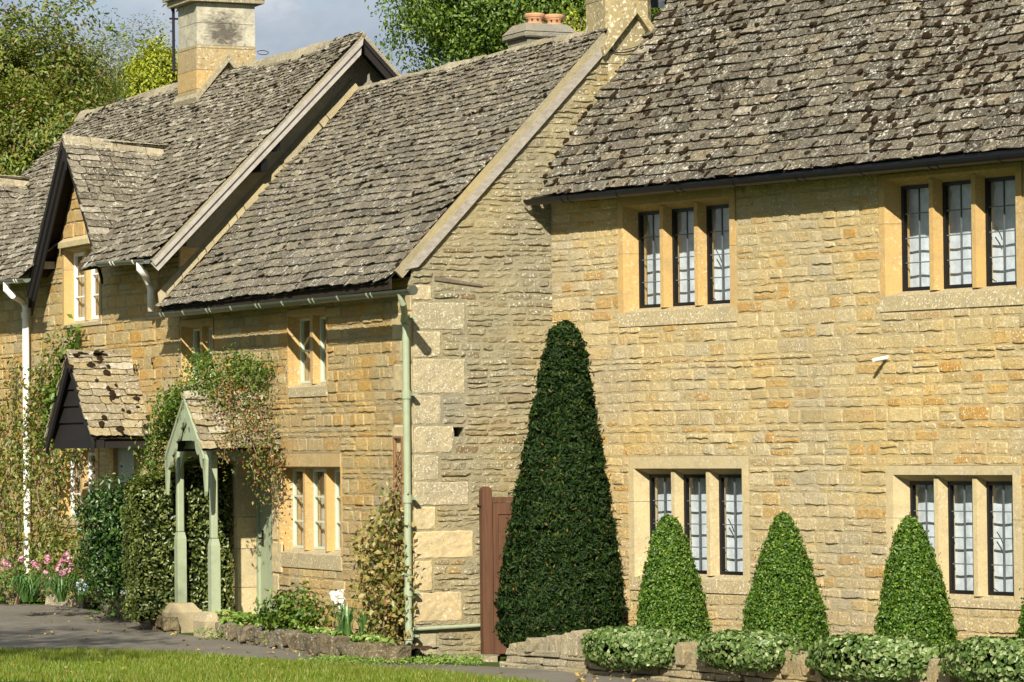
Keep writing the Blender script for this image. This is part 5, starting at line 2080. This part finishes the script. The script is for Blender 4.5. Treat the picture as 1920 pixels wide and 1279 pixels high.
# ivy-like mounds spilling over the low wall
IVY = leaf_mat('pale_ivy_leaf', [(0, (.04, .085, .016)), (.35, (.09, .155, .032)), (.7, (.17, .235, .07)), (1, (.34, .39, .19))], .2, .08, .4)
for i, (x0, x1, y0, y1, lab) in enumerate([(1114, 1274, 1177, 1252, 'pale variegated ivy mound on the wall, in front of the yew and first cone'),
                                           (1332, 1486, 1184, 1256, 'pale variegated ivy mound on the wall between first and second cone'),
                                           (1536, 1744, 1192, 1279, 'pale variegated ivy mound on the wall between second and third cone'),
                                           (1790, 2030, 1198, 1288, 'pale variegated ivy mound on the wall at the right edge')]):
    F2 = Frame(FW.pt(0, -.02, 0), FW.U)
    ua, za = F2.pix(x0, (y0 + y1) / 2)
    ub, _ = F2.pix(x1, (y0 + y1) / 2)
    xm = (x0 + x1) / 2
    zt, zb = F2.pix(xm, y0)[1], F2.pix(xm, y1)[1]
    uc, hw = (ua + ub) / 2, (ub - ua) / 2
    n = int(4200 * hw / .65)
    c = F2.pt(uc, 0, (zt + zb) / 2)
    root = thing('ivy_mound', F2.pt(uc, 0, zb), lab, 'ivy', 'ivy mounds on the low wall')
    d = rdir(n)
    # squarish ellipsoid along the wall
    q = np.sign(d) * np.abs(d) ** .72
    lm = np.array([mnoise.noise((a * 3 + i, b_ * 3, c_ * 3)) for a, b_, c_ in d])
    rr = (1 + .13 * lm - .16 * RNG.random(n) ** 2)[:, None]
    loc = q * rr * np.array([hw * 1.0, .33, (zt - zb) / 2])
    pos = np.array(c)[None] + loc[:, :1] * np.array(F2.U)[None] + loc[:, 1:2] * np.array(F2.N)[None] + loc[:, 2:] * np.array([0, 0, 1.0])[None]
    nw = d[:, :1] * np.array(F2.U) * .6 + d[:, 1:2] * np.array(F2.N) + d[:, 2:] * np.array([0, 0, 1.0])
    leaf_mesh('foliage', pos, nw + rdir(n) * .55, RNG.uniform(.04, .075, n), IVY, root, .72, .2, droop=np.tile([0, 0, -.4], (n, 1)))
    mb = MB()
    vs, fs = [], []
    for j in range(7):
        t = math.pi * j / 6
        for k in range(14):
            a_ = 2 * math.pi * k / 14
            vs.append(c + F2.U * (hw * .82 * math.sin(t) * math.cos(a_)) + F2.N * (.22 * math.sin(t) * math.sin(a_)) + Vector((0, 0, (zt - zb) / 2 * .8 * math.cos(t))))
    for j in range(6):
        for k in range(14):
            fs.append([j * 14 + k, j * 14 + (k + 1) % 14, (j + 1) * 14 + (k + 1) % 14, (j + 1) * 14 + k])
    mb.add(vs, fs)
    mb.build('stems', [CORE], root)  # a closed dark ellipsoid, painted shade behind the ivy leaves

# ================================================================== climbers, shrubs and flowers
def vine(name, label, cat, paths, n, mats, size, spread, root_at, stem=.012, d=.10, aspect=.6, dens=None, stemmat=None, loop=0.0, dvar=.05):
    """stems are lines of wall pixels (x, y[, distance out]); leaves scatter round them"""
    root = thing(name, root_at, label, cat)
    mb = MB()
    P = []
    for path in paths:
        pts = []
        for q in path:
            dd = q[2] if len(q) > 2 else d
            u_, z_ = FM.pix(q[0], q[1], dd)
            pts.append(FM.pt(u_, dd, z_))
        fine = []
        for a, b in zip(pts, pts[1:]):
            k = max(2, int((b - a).length / .08))
            for i in range(k):
                fine.append(a.lerp(b, i / k) + Vector((R(-.02, .02), R(-.02, .02), R(-.02, .02))))
        fine.append(pts[-1])
        mb.tube(fine, [stem * (1 - .6 * i / len(fine)) for i in range(len(fine))], 5)
        P.extend([tuple(p) for p in fine])
    mb.build('stems', [stemmat or M['stemwood']], root)
    P = np.array(P)
    idx = RNG.integers(0, len(P), n)
    off = RNG.normal(size=(n, 3)) * np.array(spread)[None] if hasattr(spread, '__len__') else RNG.normal(size=(n, 3)) * spread
    pos = P[idx] + off[:, :1] * np.array(FM.U) + off[:, 1:2] * np.array(FM.N) + off[:, 2:] * np.array([0, 0, 1.0])
    # keep off the wall's inside
    dn = (pos - np.array(FM.o)) @ np.array(FM.N)
    fix = dn < .03
    pos[fix] += (np.array(FM.N)[None] * (.05 - dn[fix])[:, None])
    nr = np.array(FM.N)[None] * .5 + np.array([[0, 0, .5]]) + rdir(n) * .7
    leaf_mesh('foliage', pos, nr, RNG.uniform(size[0], size[1], n), mats, root, aspect, .25, droop=np.tile([0, 0, -.5], (n, 1)))
    return root


M['stemwood'] = wood_mat('stem_bark', (.16, .11, .07), (.27, .20, .13), (20, 20, 8))
YG = leaf_mat('yellow_green_leaf', [(0, (.055, .085, .010)), (.4, (.12, .155, .02)), (.75, (.20, .21, .035)), (.93, (.30, .24, .06)), (1, (.26, .12, .04))], .3, .1)
MIDG = leaf_mat('mid_green_leaf', [(0, (.035, .075, .008)), (.5, (.075, .14, .014)), (.9, (.15, .21, .028)), (1, (.26, .24, .05))], .28, .08)
DARKG = leaf_mat('dark_glossy_leaf', [(0, (.012, .035, .006)), (.5, (.03, .075, .010)), (.9, (.06, .12, .018)), (1, (.12, .18, .04))], .15, .12, .42)
HEDGE = leaf_mat('hedge_leaf', [(0, (.04, .065, .010)), (.45, (.085, .115, .018)), (.85, (.15, .175, .03)), (1, (.24, .25, .07))], .25, .14, .4)
AUT = leaf_mat('autumn_leaf', [(0, (.07, .12, .015)), (.45, (.15, .19, .03)), (.65, (.28, .18, .05)), (.88, (.28, .07, .03)), (1, (.36, .30, .12))], .3, .1)
BRIGHT = leaf_mat('bright_leaf', [(0, (.09, .17, .02)), (.6, (.17, .28, .04)), (1, (.30, .36, .08))], .35, .1)

# climber on the left cottage
vine('wall_climber', 'yellow green climber covering the left cottage wall round the white drainpipe', 'climber',
     [[(30, 1085), (35, 980), (25, 860), (20, 770), (22, 690)], [(60, 1080), (75, 960), (60, 860), (70, 800)], [(80, 1080), (105, 1000), (110, 930), (95, 850), (70, 780), (95, 690), (110, 640)],
      [(15, 1080), (5, 950), (-10, 850), (0, 760)], [(70, 1050), (100, 1025), (120, 1010)], [(40, 1050), (50, 900), (20, 830)], [(95, 960), (104, 900), (112, 860), (130, 838), (160, 830)],
      [(75, 700), (60, 740), (50, 780), (62, 830)], [(10, 1000), (-20, 900), (-30, 800)]],
     4300, YG, (.05, .10), (.20, .10, .16), FM.pt(-14.5, .2, 0), .014, .13)
vine('wall_climber', 'thin green climber running up the left edge of the hood roof', 'climber',
     [[(92, 830), (95, 780), (105, 730), (118, 690), (130, 655), (142, 625)], [(88, 820), (98, 750), (115, 710)]], 520, MIDG, (.06, .13), (.10, .06, .10), FM.pt(-13.6, .2, 1.5), .010, .12)
# creeper over the porch: ivy on the ridge and up the left, red stems hanging on the right
pd = lambda x, y, d_: (x, y, d_)
vine('porch_creeper', 'ivy and creeper with green leaves along the porch roof ridge', 'creeper',
     [[(342, 738, .95), (370, 722, .8), (400, 712, .6), (440, 704, .35), (478, 698, .12), (500, 690, .1)], [(345, 745, .95), (360, 760, .85), (370, 775, .8)], [(380, 722, .7), (395, 740, .7), (400, 760, .7)],
      [(455, 702, .3), (470, 725, .3), (480, 745, .25)], [(372, 712, .7), (385, 690, .5), (378, 676, .3)], [(430, 704, .4), (445, 685, .2), (442, 672, .1)], [(340, 742, .97), (322, 770, .5), (302, 830, .3), (285, 890, .3), (276, 940, .3)],
      [(330, 760, .6), (312, 800, .4), (292, 860, .4), (280, 920, .4)]],
     6800, MIDG, (.03, .065), (.13, .11, .085), FM.pt(-5.5, .4, 0), .008, .3, .6)
vine('porch_creeper', 'russet trailing creeper hanging over the right corner of the porch roof', 'creeper',
     [[(470, 740, .3), (490, 780, .25), (505, 830, .2), (512, 880, .2), (510, 930, .15)], [(440, 720, .45), (460, 790, .5), (480, 850, .45), (495, 900, .3)], [(500, 800, .2), (515, 850, .15), (520, 900, .1)],
      [(420, 715, .6), (405, 760, .75), (398, 780, .8)], [(430, 720, .5), (432, 780, .65), (430, 830, .7)], [(480, 760, .3), (450, 800, .6), (420, 840, .8), (415, 870, .8)], [(490, 830, .3), (470, 870, .5), (478, 900, .5)],
      [(505, 850, .2), (500, 900, .2), (495, 935, .2)]],
     2000, AUT, (.025, .055), (.09, .07, .11), FM.pt(-4.8, .4, 0), .007, .3, .6)
vine('climbing_rose', 'yellowing climbing rose on the lattice beside the green drainpipe', 'rose',
     [[(735, 1185, .15), (742, 1090, .12), (745, 1010, .1), (742, 930, .08)], [(735, 1190, .2), (720, 1110, .2), (700, 1060, .2), (680, 1020, .15)], [(720, 1195, .3), (705, 1150, .3), (690, 1110, .25), (700, 1080, .2)], [(740, 1000, .1), (720, 985, .15), (705, 990, .15)],
      [(745, 1195, .12), (750, 1120, .1), (748, 1060, .1)], [(715, 1200, .3), (725, 1150, .3), (735, 1100, .2)]],
     1900, leaf_mat('rose_leaf', [(0, (.07, .09, .015)), (.3, (.17, .18, .04)), (.6, (.31, .25, .07)), (.85, (.36, .27, .10)), (1, (.16, .06, .03))], .3, .1), (.045, .095), (.19, .07, .13), FM.pt(-.6, .15, 0), .012, .12, .75)

# hedge on the porch's left side, as deep as the porch
def box_hedge(name, label, cat, F, u0, u1, d0, d1, z0, ztop, n, size, mat, aspect=.55, core=True):
    root = thing(name, F.pt((u0 + u1) / 2, (d0 + d1) / 2, z0), label, cat)
    f = RNG.integers(0, 3, n)
    a, b, c = RNG.random(n), RNG.random(n), RNG.random(n)
    s = RNG.random(n) < .5
    a = np.where(f == 0, np.where(s, 0, 1), a)
    b = np.where(f == 1, np.where(s, 0, 1), b)
    c = np.where(f == 2, 1.0, c)
    u, dd = u0 + (u1 - u0) * a, d0 + (d1 - d0) * b
    zt = np.array([ztop(x) for x in dd])
    z = z0 + (zt - z0) * c
    lm = np.array([mnoise.noise((x * 3.1, y * 3.1, zz * 3.1)) for x, y, zz in zip(u, dd, z)])
    g = lm * .09 - RNG.random(n) ** 2 * .08
    nu, nd, nz = np.where(f == 0, np.where(s, -1, 1), 0), np.where(f == 1, np.where(s, -1, 1), 0), np.where(f == 2, 1, 0)
    u, dd, z = u + nu * g, dd + nd * g, z + nz * g
    pos = np.array(F.o)[None] + u[:, None] * np.array(F.U) + dd[:, None] * np.array(F.N) + z[:, None] * np.array([0, 0, 1.0])
    nr = nu[:, None] * np.array(F.U) + nd[:, None] * np.array(F.N) + nz[:, None] * np.array([0, 0, 1.0]) + rdir(n) * .6 + np.array([0, 0, .25])
    leaf_mesh('foliage', pos, nr, RNG.uniform(size[0], size[1], n), mat, root, aspect, .2)
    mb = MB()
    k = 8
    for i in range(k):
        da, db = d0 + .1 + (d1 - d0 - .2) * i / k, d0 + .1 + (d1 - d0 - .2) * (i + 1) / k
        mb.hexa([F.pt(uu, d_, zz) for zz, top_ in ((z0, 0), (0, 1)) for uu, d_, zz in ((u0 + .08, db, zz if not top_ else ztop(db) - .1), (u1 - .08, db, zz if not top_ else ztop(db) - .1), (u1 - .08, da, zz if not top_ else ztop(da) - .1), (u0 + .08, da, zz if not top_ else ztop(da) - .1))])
    mb.build('shade_core', [CORE], root)  # dark blocks filling the hedge, depth shade put into their colour
    return root


hu = posts[0] - .10
zhb = ground_z(*FM.pt(hu, .8, 0).xy) + .13
box_hedge('hedge', 'clipped green hedge filling the left side of the porch behind its posts', 'hedge', FM, hu - .50, hu, .02, 1.28, zhb, lambda d_: 2.02 - .30 * max(0, d_ - .45) / .8, 14000, (.035, .065), HEDGE)

# leafy shrubs
def shrub(name, label, cat, c, rad, n, per, csize, mat, size, aspect=.55, shell=.35, group=None, trunk=True):
    base = Vector((c.x, c.y, c.z - rad[2]))
    root = thing(name, base, label, cat, group)
    pos, nr = clump_cloud(c, rad, n, per, csize, shell)
    nr[:, 2] += .35
    leaf_mesh('foliage', pos, nr, RNG.uniform(size[0], size[1], len(pos)), mat, root, aspect, .2, droop=np.tile([0, 0, -.3], (len(pos), 1)))
    mb = MB()
    for i in range(7):
        d_ = Vector((R(-.8, .8) * rad[0], R(-.8, .8) * rad[1], R(.1, .8) * rad[2]))
        mb.tube([base - Vector((0, 0, .05)), base + Vector((d_.x * .3, d_.y * .3, rad[2] * .7)), c + d_], [.018, .013, .006], 5)
    mb.build('stems', [M['stemwood']], root)
    return root


def mpt(px, py, d):
    u_, z_ = FM.pix(px, py, d)
    return FM.pt(u_, d, z_)


shrub('shrub', 'dark glossy leaved shrub beneath the hood, left of the hedge', 'shrub', mpt(216, 1015, 1.0), (.46, .50, .82), 420, 20, .09, DARKG, (.05, .09), .5, .2)
shrub('shrub', 'low dark shrub crouching at the foot of the climber at the left edge', 'shrub', mpt(25, 1095, .9), (.75, .4, .32), 120, 14, .08, MIDG, (.03, .06))
shrub('shrub', 'loose shrub with arching shoots under the left ground floor window', 'shrub', mpt(140, 1050, .55), (.42, .35, .40), 90, 12, .11, YG, (.05, .09))
shrub('shrub', 'small dark green leafy plant in the bed right of the door', 'shrub', mpt(555, 1150, .55), (.42, .3, .26), 90, 12, .06, MIDG, (.05, .09), .6)
shrub('shrub', 'tiny round green plant growing at the foot of the bed edging', 'shrub', gpt(490, 1207) + Vector((0, 0, .10)), (.07, .07, .13), 30, 14, .03, MIDG, (.02, .04))

# ground-cover leaves along the bed edge
gc = []
for _ in range(1900):
    x = R(405, 735)
    yb_ = 1192 + (x - 386) * .150
    p = gpt(x, yb_)
    gc.append((p.x, p.y + R(-.06, .5), p.z + .17 + R(0, .10) * (1.5 if x < 560 else .8)))
gc = np.array(gc)
tag(leaf_mesh('ground_cover', gc, rdir(len(gc)) * .6 + np.array([0, -.3, .8]), RNG.uniform(.04, .10, len(gc)), BRIGHT, aspect=.6), 'bright green ground cover leaves along the bed edging', 'ground cover', kind='stuff')
gc = []
for _ in range(2600):
    x = random.choice([R(600, 760), R(730, 905), R(560, 905)])
    p = gpt(x, 1243 + random.gauss(0, 3.5))
    gc.append((p.x, p.y, p.z + R(.0, .07)))
for _ in range(260):
    p = gpt(random.choice([R(370, 420), R(195, 250)]), 0)
    x = random.choice([R(372, 418), R(205, 240)])
    p = gpt(x, 1200 if x > 300 else 1160)
    gc.append((p.x + R(-.1, .1), p.y + R(-.1, .1), p.z + R(.0, .14)))
gc = np.array(gc)
tag(leaf_mesh('weeds', gc, rdir(len(gc)) * .7 + np.array([0, -.4, .5]), RNG.uniform(.02, .055, len(gc)), BRIGHT, aspect=.4), 'small green weeds along the foot of the walls', 'weeds', kind='stuff')


def blades(root, c, n, h, spread, mat, w=.012, arch=.5, name='leaves'):
    mb = MB()
    for _ in range(n):
        a_ = R(0, 6.28)
        dx, dy = math.cos(a_), math.sin(a_)
        hh = h * R(.6, 1.1)
        sp = spread * R(.2, 1.0)
        b0 = c + Vector((dx * .04 * R(0, 1.5), dy * .04, 0))
        pts = [b0, b0 + Vector((dx * sp * .3, dy * sp * .3, hh * .65)), b0 + Vector((dx * sp * .75, dy * sp * .75, hh)), b0 + Vector((dx * sp * 1.15, dy * sp * 1.15, hh * (1 - arch * R(.2, .9))))]
        sd = Vector((-dy, dx, 0)) * w
        ws = [1, 1, .7, .05]
        vs = []
        for p, k in zip(pts, ws):
            vs += [p - sd * k, p + sd * k]
        mb.add(vs, [(0, 1, 3, 2), (2, 3, 5, 4), (4, 5, 7, 6)])
    return mb.build(name, [mat], root)


STRAP = leaf_mat('strap_leaf', [(0, (.03, .10, .015)), (.6, (.06, .16, .025)), (1, (.12, .22, .05))], .25, .15)
p = mpt(100, 1128, 1.3)
rt = thing('strap_leaf_clump', p, 'arching clump of green strap leaves below the pink flowers', 'plant')
for q in range(6):
    blades(rt, p + Vector((R(-.5, .35), R(-.1, .25), 0)), 42, .36, .42, STRAP, .011, .8) if q == 0 else None
mbx = [blades(rt, p + Vector((dx, R(-.1, .2), 0)), 40, .34, .40, STRAP, .011, .8) for dx in (-.28, .12, .34)]
p = mpt(650, 1190, .6)
rt = thing('iris_clump', p, 'upright dark green iris leaves in the bed beneath the white flower', 'plant')
blades(rt, p, 46, .34, .20, STRAP, .008, .4)
blades(rt, p + Vector((.20, .0, .02)), 26, .26, .18, STRAP, .008, .4)

# flowers
PINK = leaf_mat('pink_petal', [(0, (.50, .14, .28)), (.5, (.66, .33, .47)), (1, (.80, .55, .64))], .25, .03)
WHITEP = leaf_mat('white_petal', [(0, (.80, .78, .74)), (1, (.88, .87, .82))], .2, .03)
BLUEP = leaf_mat('blue_petal', [(0, (.30, .36, .60)), (1, (.55, .60, .75))], .2, .03)


def flowers(name, label, cat, heads, base, petal, hr, n, leafm, psize):
    root = thing(name, base, label, cat)
    mb = MB()
    pp, nn = [], []
    for h_ in heads:
        mb.tube([base + Vector(((h_ - base).x * .4, (h_ - base).y * .4, 0)), base.lerp(h_, .6) + Vector((R(-.03, .03), 0, .05)), h_], .006, 5)
        dd = rdir(n)
        pp.append(np.array(h_)[None] + dd * hr * RNG.uniform(.5, 1.1, (n, 1)))
        nn.append(dd)
    mb.build('stems', [leafm], root)
    pp, nn = np.concatenate(pp), np.concatenate(nn)
    leaf_mesh('blossom', pp, nn + rdir(len(pp)) * .3, RNG.uniform(psize[0], psize[1], len(pp)), petal, root, .9, .15)
    return root


STEM = plain('green_stem', (.06, .11, .03), .7)
b0 = mpt(105, 1120, 1.1)
flowers('phlox', 'pink phlox flower heads leaning over the strap leaved clump', 'flower', [mpt(x, y, 1.1 + R(-.15, .15)) for x, y in ((72, 1062), (88, 1052), (85, 1074), (95, 1086), (108, 1066), (118, 1050), (124, 1040), (120, 1072), (132, 1062), (90, 1042), (64, 1056), (130, 1048), (112, 1058), (127, 1070), (115, 1076))], b0, PINK, .042, 22, STEM, (.025, .05))
b0 = mpt(12, 1110, 1.0)
flowers('phlox', 'darker pink flower heads at the left edge below the climber', 'flower', [mpt(x, y, 1.0) for x, y in ((2, 1068), (10, 1055), (-4, 1075), (40, 1048), (16, 1062))], b0, PINK, .05, 24, STEM, (.03, .05))
b0 = mpt(636, 1190, .55)
flowers('white_flower', 'bright white bloom standing against the wall in the bed', 'flower', [mpt(x, y, .55) for x, y in ((626, 1116), (637, 1113), (632, 1125), (640, 1124), (628, 1122), (641, 1142))], b0, WHITEP, .045, 40, STEM, (.04, .07))
b0 = mpt(152, 1115, 1.15)
flowers('blue_flower', 'small pale blue flowers beside the short stone edging', 'flower', [mpt(x, y, 1.15) for x, y in ((146, 1095), (154, 1090), (160, 1098), (150, 1104), (158, 1105))], b0, BLUEP, .03, 12, STEM, (.02, .035))

# ================================================================== trees
BARK = wood_mat('bark', (.07, .05, .035), (.14, .105, .075), (8, 8, 3))


def tree(name, label, c, rad, nclump, per, csize, mat, size, group=None, shell=.4, ground=None, lumps=.3, aspect=.5, droop=-.35, limbs=11, flat=.8, seed=1):
    random.seed(seed)
    gzz = -.4 if ground is None else ground
    base = Vector((c.x, c.y, gzz))
    root = thing(name, base, label, 'tree', group)
    pos, nr = clump_cloud(c, rad, nclump, per, csize, shell, flat, lumps)
    nr[:, 2] += .4
    leaf_mesh('crown', pos, nr, RNG.uniform(size[0], size[1], len(pos)), mat, root, aspect, .2, droop=np.tile([0, 0, droop], (len(pos), 1)))
    mb = MB()
    r0 = rad[2] * .075 + .08
    fork = Vector((c.x, c.y, c.z - rad[2] * .55))
    mb.tube([base, base.lerp(fork, .5) + Vector((R(-.1, .1), R(-.1, .1), 0)), fork, c + Vector((0, 0, rad[2] * .5))], [r0, r0 * .8, r0 * .6, r0 * .15], 9)
    for i in range(limbs):
        d_ = Vector(rdir(1)[0])
        d_.z = abs(d_.z) * .8 + .1
        e = c + Vector((d_.x * rad[0], d_.y * rad[1], d_.z * rad[2])) * .9
        s = base.lerp(fork, R(.7, 1.0)) if i % 2 else fork.lerp(c, R(0, .5))
        m2 = s.lerp(e, .5) + Vector((R(-.2, .2), R(-.2, .2), R(.0, .3)))
        mb.tube([s, m2, e], [r0 * .35, r0 * .2, .015], 6)
    mb.build('trunk', [BARK], root)
    return root


L_ROW = leaf_mat('rowan_leaf', [(0, (.035, .065, .008)), (.4, (.115, .165, .014)), (.75, (.23, .29, .03)), (.93, (.27, .20, .04)), (1, (.28, .10, .05))], .42, .10, .5, tint=(.13, .155, .02))
L_WIL = leaf_mat('willow_leaf', [(0, (.09, .115, .018)), (.5, (.18, .22, .03)), (.9, (.27, .30, .055)), (1, (.26, .18, .06))], .42, .10, .5, tint=(.14, .165, .03))
L_GOLD = leaf_mat('golden_foliage', [(0, (.12, .17, .012)), (.45, (.30, .35, .025)), (1, (.52, .52, .07))], .35, .06)
L_LIME = leaf_mat('lime_leaf', [(0, (.025, .065, .007)), (.45, (.08, .155, .014)), (.85, (.16, .25, .028)), (1, (.25, .31, .05))], .35, .10, .5, tint=(.13, .19, .018))
T_G = 'trees rising behind the cottages'
tree('rowan_tree', 'dense rowan with russet tinged leaves filling the upper left corner', at_dist(40, 225, 66), (1.75, 1.5, 2.15), 950, 40, .15, L_ROW, (.06, .13), T_G, .35, seed=2, lumps=.35)
tree('rowan_tree', 'lower green tree behind the far left roof', at_dist(70, 320, 64), (1.9, 1.4, 1.5), 600, 40, .15, L_ROW, (.06, .13), T_G, .4, seed=3)
tree('willow_tree', 'fine leaved olive green tree between rowan and golden conifer', at_dist(195, 215, 72), (1.7, 1.4, 1.65), 800, 50, .18, L_WIL, (.05, .09), T_G, .35, aspect=.3, seed=4, lumps=.4)
tree('golden_conifer', 'small golden yellow conifer left of the stained chimney', at_dist(296, 150, 62), (.46, .45, .72), 150, 46, .09, L_GOLD, (.05, .11), None, .55, aspect=.4, droop=-.9, flat=1.3, seed=5, lumps=.25)
tree('lime_tree', 'big bright green tree behind the two chimney pots', at_dist(985, 5, 78), (2.95, 2.0, 1.95), 1400, 38, .19, L_LIME, (.08, .15), T_G, .45, seed=6, lumps=.35)
tree('lime_tree', 'bright green tree seen to the right of the ridge chimney', at_dist(1215, 20, 80), (1.5, 1.4, 1.9), 560, 38, .19, L_LIME, (.08, .15), T_G, .45, seed=7)
tree('golden_conifer', 'yellow conifer top peeping over the ridge left of the ridge chimney', at_dist(1075, 70, 62), (.28, .3, .5), 30, 36, .11, L_GOLD, (.05, .10), None, .55, aspect=.4, droop=-.9, seed=8)
# overhanging sprays of the rowan against the sky
sp = []
sn = []
for (x, y, k, s_) in ((155, 5, 26, .22), (130, 30, 22, .25), (200, 60, 20, .22), (330, 5, 22, .16), (343, 38, 9, .08), (112, 40, 24, .22), (60, 20, 40, .3), (225, 50, 14, .18), (30, 60, 40, .3), (95, 85, 30, .25), (250, 75, 12, .18)):
    c = at_dist(x, y, 65)
    for _ in range(k):
        sp.append(tuple(c + Vector((random.gauss(0, s_), random.gauss(0, .15), random.gauss(0, s_ * .55)))))
sp = np.array(sp)
rw = [o for o in bpy.data.objects if o.name == 'rowan_tree'][0]
leaf_mesh('sprays', sp, rdir(len(sp)) + np.array([0, -.3, .5]), RNG.uniform(.09, .18, len(sp)), L_ROW, rw, .4, .2)
# tree standing on the green, out of the picture, whose shade falls across the lane
tree('shade_tree', 'tree on the green beyond the left edge, only its shadow is in the picture', Vector((-8.9, 26.5, 8.0)), (3.4, 3.0, 2.4), 190, 26, .24, L_LIME, (.14, .24), None, .35, seed=9)

# ================================================================== light and sky
EL = math.radians(31.5)
sx_, sy_ = -.115, -1.0
az = math.atan2(sx_, sy_)
S = Vector((math.sin(az) * math.cos(EL), math.cos(az) * math.cos(EL), math.sin(EL)))
sd = bpy.data.lights.new('sun', 'SUN')
sd.energy = 5.0
sd.angle = math.radians(.55)
sd.color = (1.0, .93, .80)
so = bpy.data.objects.new('sun', sd)
COL.objects.link(so)
so.rotation_euler = S.to_track_quat('Z', 'Y').to_euler()
so.location = (0, 0, 30)
w = bpy.data.worlds.new('World')
bpy.context.scene.world = w
w.use_nodes = True
nt = w.node_tree
nt.nodes.clear()
b = NB(nt)
out = nt.nodes.new('ShaderNodeOutputWorld')
sky = b.n('ShaderNodeTexSky', sky_type='NISHITA')
sky.sun_disc = False
sky.sun_elevation = EL
sky.sun_rotation = az
sky.air_density = 1.0
sky.dust_density = .6
tc = b.n('ShaderNodeTexCoord')
mp = b.n('ShaderNodeMapping')
b.l(tc.outputs['Generated'], mp.inputs['Vector'])
mp.inputs['Scale'].default_value = (1, 1, 1.7)
cl = b.noise(6.5, 7, .55, mp.outputs[0], .3)
cf = b.ramp(cl, [(.36, 0), (.50, 1)])
sh = b.noise(13, 6, .6, mp.outputs[0])
cc = b.ramp(sh, [(.35, (4.2, 4.9, 6.0)), (.52, (5.6, 6.3, 7.2)), (.68, (9.0, 9.3, 9.6))])
mixc = b.mix(cf, sky.outputs[0], cc)
bg = b.n('ShaderNodeBackground')
b.l(mixc, bg.inputs['Color'])
bg.inputs['Strength'].default_value = .055
b.l(bg.outputs[0], out.inputs['Surface'])

sc = bpy.context.scene
sc.render.resolution_x, sc.render.resolution_y = 1024, 682
sc.view_settings.view_transform = 'Standard'
sc.view_settings.look = 'None'
sc.view_settings.gamma = 1
sc.view_settings.exposure = .72
sc.render.engine = 'CYCLES'
sc.cycles.max_bounces = 6
sc.cycles.transparent_max_bounces = 12
sc.cycles.use_denoising = True
